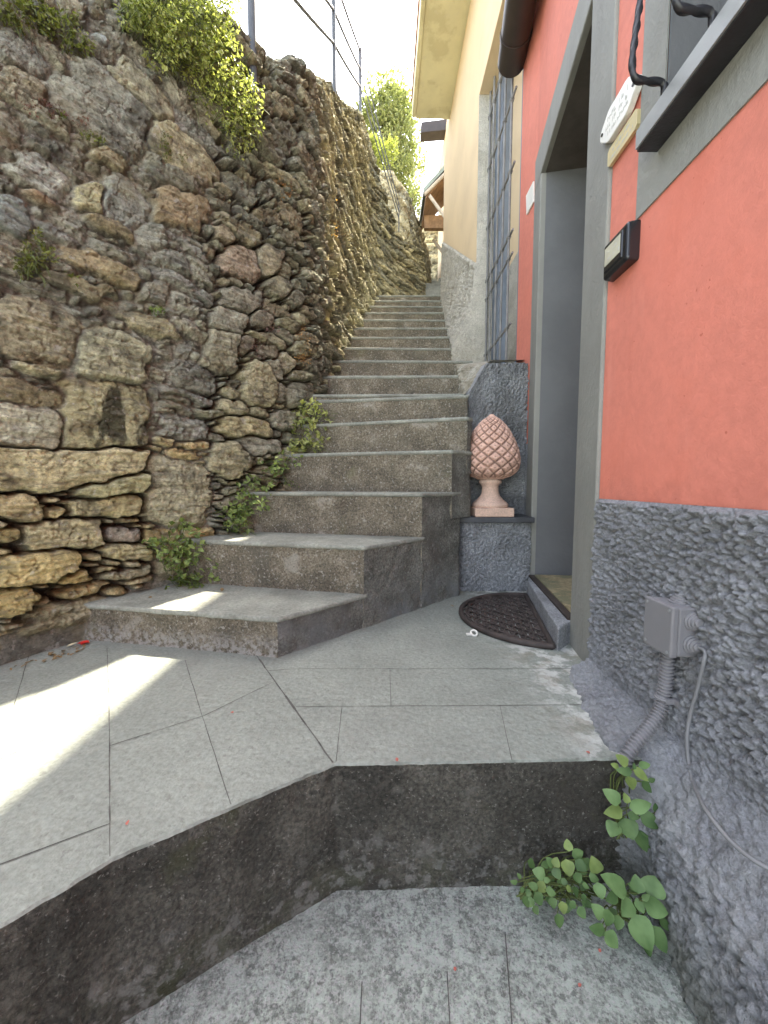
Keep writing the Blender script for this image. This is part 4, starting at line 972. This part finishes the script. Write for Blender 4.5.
dt = MB(); dt.hexa([(.789, 2.12, 2.02), (.780, 2.12, 2.02), (.780, 2.22, 2.02), (.789, 2.22, 2.02)], [(.789, 2.13, 2.13), (.780, 2.13, 2.13), (.780, 2.235, 2.13), (.789, 2.235, 2.13)])
tag(dt.build('wall_tile', [M['white']], bevel=.002, recalc=True), 'small pale tile fixed to the red strip beyond the doorway', 'tile')

gl = thing('window_grille', 'black wrought iron window grille with twisted bars on a flat iron ledge', 'window grille', (.58, .5, 1.29))
mb = MB(); nearbox(-.06, .912, 1.287, 1.291, -.050, -.005); fb = mb.build('ledge_plate', [M['iron']], gl)
mb = MB(); nearbox(-.06, .912, 1.2915, 1.33, -.054, -.049); mb.build('ledge_front', [M['steel']], gl)
mb = MB(); nearbox(-.06, .912, 1.291, 1.297, -.048, -.005); nearbox(.906, .912, 1.2975, 1.33, -.0485, -.004); mb.build('ledge_frame', [M['iron']], gl)
for y in (.85, .732, .614, .496, .378, .26, .142, .024):
    x0 = xw(y)
    path = [Vector((x0-.035, y, 1.293)), Vector((x0-.036, y, 1.355)), Vector((x0-.040, y, 1.368)), Vector((x0-.052, y, 1.372)), Vector((x0-.085, y, 1.374)), Vector((x0-.098, y, 1.380)), Vector((x0-.1035, y, 1.395)),
            Vector((x0-.104, y, 1.43)), Vector((x0-.088, y, 1.6)), Vector((x0-.07, y, 1.9)), Vector((x0-.06, y, 2.2)), Vector((x0-.03, y, 2.52)), Vector((x0+.01, y, 2.54))]
    C = catmull(path, 14); mb = MB(); mb.tube(C, .0072, 8, twist=48, square=True); mb.build('bar', [M['iron']], gl)
#PART4
# ------------------------------------------------------------------ plants
def leaf(mb, base, tip, nrm, Wd, seg=5, bend=.15, fold=.18, shape=.45, mi=0):
    base = Vector(base); tip = Vector(tip); ax = tip-base; Ln = ax.length
    if Ln < 1e-5: return
    ax.normalize(); nrm = (nrm-ax*nrm.dot(ax)); nrm.normalize(); sd = ax.cross(nrm)
    vs = []; fs = []
    for i in range(seg+1):
        t = i/seg; wv = Wd*.56*(math.sin(PI*t**.74)**.68)*(1-.22*t) if 0 < i < seg else 0
        c = base+ax*Ln*t-nrm*(bend*Ln*t*t)
        vs += [c-sd*wv+nrm*wv*fold*2, c, c+sd*wv+nrm*wv*fold*2]
    for i in range(seg):
        a = i*3
        for k in (0, 1): fs.append((a+k, a+k+1, a+k+4, a+k+3))
    mb.add(vs, fs, mi, True)
def quick(mb, p, ax, nrm, Ln, Wd):
    ax = ax.normalized(); nrm = (nrm-ax*nrm.dot(ax)).normalized(); sd = ax.cross(nrm)
    mb.add([p, p+ax*Ln*.45-sd*Wd*.5+nrm*Wd*.12, p+ax*Ln-nrm*Ln*.12, p+ax*Ln*.45+sd*Wd*.5+nrm*Wd*.12], [(0, 1, 2), (0, 2, 3)], 0, False)
R = random.Random(5)
def rv(s=1.): return Vector((R.gauss(0, s), R.gauss(0, s), R.gauss(0, s)))

def weed(name, label, leaves, yfn, root, extra=0, exbox=None, rootfan=.02):
    t = thing(name, label, 'plant', root)
    fo = MB(); stm = MB()
    L2 = list(leaves)
    for _ in range(extra):
        x0, y0, x1, y1 = exbox
        L2.append((R.uniform(x0, x1), R.uniform(y0, y1), R.uniform(7, 12), R.uniform(5, 9), R.uniform(0, 360), .025))
    for q in L2:
        px, py, ln, wd, an = q[:5]; back = q[5] if len(q) > 5 else R.uniform(-.008, .008)
        Y = yfn(py)+back; c = at_y(px, py, Y); sc = Y*1.06/F; a = math.radians(an)
        V = Vector((0, .62, .78)); ax = (Vector((1, 0, 0))*math.cos(a)-V*math.sin(a))
        nrm = Vector((0, -.74, .67))+rv(.3)
        ax = ax+Vector((0, -.12, .05))+rv(.08); ax.normalize()
        ln = ln/(1+.36*abs(math.sin(a))); wd = wd/(1+.12*abs(math.cos(a)))
        b = c-ax*ln*sc*.52; e = c+ax*ln*sc*.52
        leaf(fo, b, e, nrm, wd*sc*1.1, 6, R.uniform(.05, .2), R.uniform(.06, .16), mi=R.choice((0, 0, 0, 1, 1, 2) if len(q) < 6 else (1, 1, 0)))
        rt = Vector(root)+Vector((R.uniform(-rootfan, rootfan), R.uniform(-.006, .006), 0))
        mid = b.lerp(rt, .5)+Vector((0, .012, .006))+rv(.004)
        stm.tube([b, b.lerp(mid, .6)+Vector((0, .004, .0)), mid, rt], [.0009, .0011, .0014, .0018], 5)
    fo.build('foliage', [M['leaf_big'], M['leaf_old'], M['leaf_young']], t); stm.build('stems', [M['stem']], t)
A1 = [(622, 760, 16, 10, 228), (624, 771, 15, 8.5, 188), (641, 775, 18, 11, 40), (631, 783, 15, 12, 82), (645, 765, 13, 7, 350), (647, 787, 15, 9, 48), (615, 766, 10, 6, 205), (652, 780, 9, 5, 330, .01), (634, 766, 8, 4, 290)]
weed('weed', 'uppermost small weed at the foot of the corrugated conduit', A1, lambda py: .70, (.475, .735, -.09))
A2 = [(612, 796, 21, 13, 215), (641, 806, 23, 13, 355), (614, 812, 20, 12, 175), (634, 816, 13, 7.5, 30), (651, 821, 23, 14, 25), (629, 829, 23, 18, 85), (613, 829, 17, 15, 150), (642, 841, 23, 14, 68, .012), (652, 846, 14, 8, 75, .015), (656, 808, 11, 6, 300, .01), (626, 798, 12, 7, 270), (632, 803, 8, 4, 290), (622, 819, 8, 5, 160, .015), (646, 833, 14, 8, 50, .02)]
weed('weed', 'broad leaved weed midway down the damp landing edge by the wall', A2, lambda py: .685, (.48, .725, -.16))
B = [(614, 884, 31, 18, 215), (637, 884, 20, 12, 272), (653, 886, 24, 21, 290), (656, 908, 27, 17, 25), (627, 908, 22, 16, 140), (640, 906, 16, 9, 75), (643, 933, 38, 23, 70), (660, 940, 29, 15, 70, .01), (612, 898, 16, 11, 160, .01), (618, 923, 16, 11, 110, .01), (608, 918, 18, 12, 120), (597, 929, 16, 13, 185), (612, 940, 19, 14, 60), (646, 897, 11, 6, 330), (666, 925, 15, 9, 40, .015), (648, 950, 14, 8, 80, .02), (600, 891, 18, 11, 80), (598, 911, 17, 12, 230)]
weed('weed', 'largest broad leaved weed growing from the lower corner of the concrete', B, lambda py: .66-.00075*(py-850), (.455, .655, -.262), 10, (600, 885, 660, 935))
D = [(568, 868, 18, 12, 92), (581, 866, 15, 10, 45), (578, 854, 13, 11, 350), (595, 865, 19, 13, 260), (539, 873, 14, 11, 200), (542, 887, 13, 10, 40), (539, 899, 14, 10, 70), (557, 874, 13, 9, 60), (578, 878, 12, 9, 80), (576, 892, 12, 7, 85), (594, 878, 10, 8, 10), (551, 892, 11, 8, 20), (533, 886, 11, 7, 200), (514, 882, 8, 6, 190), (522, 890, 7, 5, 100), (559, 921, 15, 10, 90), (563, 908, 13, 9, 80), (582, 913, 13, 9, 60), (568, 845, 13, 8, 270), (550, 862, 12, 8, 230), (556, 862, 11, 8, 300), (545, 865, 9, 7, 180), (584, 898, 8, 6, 60), (564, 882, 8, 6, 120), (569, 889, 7, 6, 30), (553, 903, 12, 8, 95), (573, 905, 9, 7, 60), (519, 876, 7, 4, 250), (528, 893, 8, 6, 130), (586, 886, 8, 5, 20), (590, 905, 11, 7, 45), (547, 880, 7, 5, 0)]
weed('weed', 'spreading small leaved weed along the foot of the landing edge', D, lambda py: .685-.0008*(py-850), (.35, .70, -.262), 26, (525, 858, 600, 912), .09)

def clump(name, label, blobs, n, mat, wall, out=(.01, .08), Ln=(.012, .022), asp=.62, droop=.4, cat='plant', group=None, stems=0, stemlen=.1, side=.3):
    pts = []; tot = sum(b[2]*b[3] for b in blobs)
    for b in blobs:
        k = int(n*b[2]*b[3]/tot)
        for _ in range(k):
            while True:
                x, y = R.uniform(-1, 1), R.uniform(-1, 1)
                if x*x+y*y < 1: break
            pts.append((b[0]+x*b[2], b[1]+y*b[3], math.sqrt(x*x+y*y)))
    fo = MB(); stm = MB()
    c0, n0 = wall.pt(blobs[0][0], blobs[0][1])
    t = thing(name, label, cat, c0, group)
    for px, py, rr in pts:
        o = out[0]+(out[1]-out[0])*R.random()**1.3*(1-.5*rr*rr)
        p, nn = wall.pt(px, py, o)
        p = p+rv(.004)
        ax = nn*R.uniform(.1, .9)+Vector((0, 0, -droop))+rv(.5); nr = nn*.6+Vector((0, 0, .7))+rv(.45)
        l = R.uniform(*Ln); quick(fo, p, ax, nr, l, l*asp*R.uniform(.8, 1.2))
    for _ in range(stems):
        px, py, rr = R.choice(pts); p, nn = wall.pt(px, py, .005); q = p+nn*R.uniform(out[0], out[1])+Vector((0, 0, R.uniform(-stemlen, stemlen*.4)))+rv(.01)
        stm.tube([p, p.lerp(q, .5)+nn*.012, q], .0012, 4)
    fo.build('foliage', [mat], t)
    if stems: stm.build('stems', [M['stem']], t)
clump('creeper', 'large bright green plant spilling over the top of the stone wall', [(150, 20, 34, 26), (170, 8, 50, 18), (185, 45, 34, 34), (205, 75, 28, 34), (222, 105, 24, 32), (236, 138, 16, 26), (232, 112, 22, 24), (128, 18, 16, 20), (160, 55, 20, 26), (210, 30, 20, 34)], 5200, M['leaf_hang'], W1, (.02, .17), (.013, .024), .6, .5, 'plant', None, 160, .14)
clump('wall_plant', 'olive green tuft on the upper stone wall nearest the photo corner', [(22, 18, 26, 16), (52, 30, 24, 12), (72, 46, 14, 10), (84, 56, 6, 6), (5, 10, 14, 12)], 1100, M['leaf_tuft'], W1, (.01, .07), (.010, .019), .6, .3, 'plant', None, 40, .06)
clump('wall_plant', 'light green sprig on the grey stones midway up the wall', [(28, 262, 16, 14), (20, 268, 12, 8), (46, 258, 10, 8), (66, 282, 10, 6), (36, 240, 5, 12)], 330, M['leaf_tuft'], W1, (.005, .05), (.010, .018), .55, .0, 'plant', None, 26, .06)
clump('wall_plant', 'tiny yellowish weed on the joint below the big grey slab', [(82, 138, 6, 4), (96, 144, 6, 4), (55, 122, 6, 4)], 110, M['leaf_tuft'], W1, (.015, .05), (.008, .015), .55, .2)
clump('wall_plant', 'yellowing weed in the crack between the two tan slabs', [(160, 145, 5, 14), (165, 158, 5, 6), (180, 160, 4, 6)], 120, M['leaf_tuft'], W1, (.015, .05), (.008, .014), .55, .4)
clump('wall_plant', 'tiny green rosette on the bare mortar in the middle of the wall', [(154, 312, 8, 4)], 60, M['leaf_dark'], W1, (.02, .05), (.010, .017), .5, .0)
clump('step_plant', 'sunlit leafy plant at the wall end of the fifth step', [(298, 425, 12, 20), (310, 440, 16, 7), (290, 446, 12, 7), (296, 408, 5, 8), (322, 436, 10, 4)], 330, M['leaf_hang'], W1, (.03, .22), (.024, .042), .62, .1, 'plant', None, 40, .08)
clump('step_plant', 'straggling green plant at the wall end of the third step', [(262, 466, 14, 9), (246, 486, 14, 12), (240, 502, 18, 13), (222, 516, 13, 14), (276, 460, 9, 7), (232, 520, 12, 10)], 300, M['leaf_dark'], W1, (.03, .20), (.020, .036), .62, .1, 'plant', None, 40, .08)
clump('step_plant', 'little dark sprig lying on the fourth tread', [(286, 484, 9, 4), (296, 482, 6, 3)], 70, M['leaf_dark'], W1, (.02, .12), (.012, .02), .6, .1)
clump('step_plant', 'bushy dark green plant behind the lowest step', [(182, 560, 26, 22), (192, 578, 24, 9), (164, 545, 22, 12), (176, 528, 16, 8), (145, 542, 14, 5), (172, 584, 14, 6)], 420, M['leaf_dark'], W1, (.03, .20), (.018, .036), .65, .1, 'plant', None, 50, .08)
G_S = 'dried sedum clumps on the stone wall'
clump('dried_sedum', 'orange dried sedum spike beside the rounded stones', [(298, 345, 7, 20), (300, 358, 7, 10)], 420, M['sedum_o'], W1, (.01, .06), (.006, .011), .7, .2, 'plant', G_S)
clump('dried_sedum', 'dusky pink sedum tuft above the tan rounded stone', [(254, 352, 8, 14), (250, 338, 7, 6), (268, 330, 8, 5)], 320, M['sedum'], W1, (.02, .04), (.006, .011), .7, .2, 'plant', G_S)
clump('dried_sedum', 'pinkish sedum patch under the great grey slab', [(35, 110, 14, 8), (52, 118, 12, 6), (78, 124, 8, 4)], 330, M['sedum'], W1, (.02, .03), (.006, .011), .7, .1, 'plant', G_S)
clump('dried_sedum', 'salmon sedum tuft below the tip of the bright creeper', [(281, 194, 6, 9), (275, 184, 5, 6)], 200, M['sedum_o'], W1, (.02, .05), (.007, .012), .7, .2, 'plant', G_S)
clump('dried_sedum', 'long pale sedum streak on the far sunlit wall face', [(330, 200, 4, 14), (331, 226, 4, 14), (340, 222, 3, 14)], 260, M['sedum_o'], W1, (.02, .05), (.008, .014), .7, .3, 'plant', G_S)

# ------------------------------------------------------------------ trees
def tree(name, label, base, blobs, n, mat, Ln, trunk_r, seed):
    r = random.Random(seed)
    t = thing(name, label, 'tree', base)
    tr = MB(); base = Vector(base); top = Vector(blobs[0][0])
    tr.tube([base, base.lerp(top, .35)+Vector((.06, 0, 0)), base.lerp(top, .7)-Vector((.05, .03, 0)), top], [trunk_r, trunk_r*.75, trunk_r*.5, trunk_r*.2], 8)
    for c, rad in blobs[1:]:
        c = Vector(c); st_ = base.lerp(top, r.uniform(.3, .7)); tr.tube([st_, st_.lerp(c, .5)+Vector((0, 0, .08)), c], [trunk_r*.4, trunk_r*.28, trunk_r*.12], 6)
    fo = MB(); tot = sum(b[1][0]*b[1][2] for b in blobs)
    for c, rad in blobs:
        c = Vector(c); k = int(n*rad[0]*rad[2]/tot); tw = max(10, k//22)
        for _ in range(tw):
            while True:
                d = Vector((r.uniform(-1, 1), r.uniform(-1, 1), r.uniform(-1, 1)))
                if .25 < d.length < 1: break
            tip = c+Vector((d.x*rad[0], d.y*rad[1], d.z*rad[2])); dv = Vector((d.x, d.y, d.z*.6+.4)).normalized()
            for q in range(22):
                p = tip-dv*r.uniform(0, rad[0]*.5)+Vector((r.gauss(0, 1), r.gauss(0, 1), r.gauss(0, 1)))*rad[0]*.13
                ax = dv+Vector((r.gauss(0, .7), r.gauss(0, .7), r.gauss(0, .7))); nr = Vector((r.gauss(0, .6), r.gauss(0, .6), 1))
                l = r.uniform(.7, 1.3)*Ln; quick(fo, p, ax, nr, l, l*.5)
    tr.build('trunk', [M['bark']], t); fo.build('crown', [mat], t)
def B_(px, py, Y, rp, rz=None):
    c = at_y(px, py, Y); s_ = Y*1.08/F; return (tuple(c), (rp*s_, rp*s_, (rz or rp)*s_))
Yt = 9.6; c = at_y(388, 120, Yt)
tree('olive_green_tree', 'tall airy green tree rising behind the far stone wall', (c.x, Yt, 4.8), [B_(388, 108, Yt, 22, 28), B_(402, 138, Yt, 22, 24), B_(374, 128, Yt+.2, 20, 22), B_(410, 172, Yt, 18, 26), B_(392, 165, Yt+.3, 24, 24), B_(378, 92, Yt, 14, 14), B_(406, 112, Yt, 14, 14), B_(366, 108, Yt, 12, 14), B_(398, 88, Yt, 9, 10)], 7500, M['leaf_tree'], .095, .11, 2)
Yt = 7.4; c = at_y(378, 175, Yt)
tree('yellow_green_bush', 'yellow green bush just behind the railing end', (c.x, Yt, 4.75), [B_(380, 158, Yt, 15, 16), B_(368, 150, Yt, 11, 18), B_(392, 150, Yt, 9, 9), B_(372, 172, Yt, 12, 12)], 2400, M['leaf_tree2'], .055, .05, 3)
Yt = 8.95; c = at_y(414, 200, Yt)
tree('small_tree', 'small green tree between the far wall and the porch roof', (c.x, Yt, 4.85), [B_(413, 190, Yt, 9, 16), B_(420, 205, Yt, 7, 12), B_(408, 205, Yt, 7, 10)], 900, M['leaf_tree'], .06, .06, 4)
Yt = 8.9; c = at_y(436, 236, Yt)
tree('leafy_bush', 'leafy bush under the porch roof above the small far wall', (c.x, Yt, 5.95), [B_(434, 232, Yt, 8, 9), B_(442, 228, Yt, 8, 9)], 500, M['leaf_tree2'], .06, .03, 5)

# ------------------------------------------------------------------ litter on the paving
def litter(name, label, px, py, z, Ln, Wd, an, mat, cat, group=None):
    mb = MB(); c = at_z(px, py, z+.003); a = math.radians(an); ax = Vector((math.cos(a), math.sin(a), R.uniform(.0, .25)))
    leaf(mb, c-ax*Ln*.5, c+ax*Ln*.5, Vector((R.gauss(0, .25), R.gauss(0, .25), 1)), Wd, 5, R.uniform(-.25, .1), .25)
    v = min(p[2] for p in mb.v); mb.v = [(p[0], p[1], p[2]-v+z+.0015) for p in mb.v]
    tag(mb.build(name, [mat]), label, cat, group)
mb = MB(); c = at_z(84, 645, .0)
for k in range(5):
    a = k*1.25; leaf(mb, c+Vector((0, 0, .004)), c+Vector((.018*math.cos(a), .018*math.sin(a), .012)), Vector((0, 0, 1)), .016, 4, .2, .3)
tag(mb.build('red_flower', [M['petal']]), 'fallen red flower at the foot of the stone wall', 'flower')
litter('dead_leaf', 'bleached narrow leaf beside the red flower', 72, 646, 0, .035, .012, 10, M['paleleaf'], 'leaf')
litter('dead_leaf', 'bleached dead leaf on the second step by the plants', 252, 531, .317, .06, .025, -30, M['paleleaf'], 'leaf')
for k in range(34):
    t = R.random()**.7; x = 6+t*80; y = 668-t*21+R.uniform(-3, 4)
    litter('dry_leaf', 'dry brown leaf scrap along the foot of the stone wall', x, y, 0, R.uniform(.008, .02), R.uniform(.005, .010), R.uniform(0, 180), M['deadleaf'], 'leaf', 'dry leaf scraps by the wall')
for px, py, z, l in ((262, 529, .317, .03), (240, 534, .317, .022), (222, 590, .131, .03), (246, 586, .131, .02), (398, 606, 0, .02), (452, 606, 0, .018), (150, 597, .131, .018)):
    litter('dry_leaf', 'dry brown leaf scrap caught on the lower steps and paving', px, py, z, l, l*.45, R.uniform(0, 180), M['deadleaf'], 'leaf', 'dry leaf scraps on the steps')
for px, py in ((397, 759), (232, 712), (128, 822), (588, 752)):
    litter('fallen_petal', 'tiny faded red petal scattered on the pavement', px, py, 0, .008, .006, R.uniform(0, 180), M['faded'], 'petal', 'faded petals on the pavement')
for px, py in ((455, 968), (600, 950), (580, 985)):
    litter('fallen_petal', 'tiny faded red petal on the lower concrete', px, py, -.265, .006, .005, R.uniform(0, 180), M['faded'], 'petal', 'faded petals on the concrete')
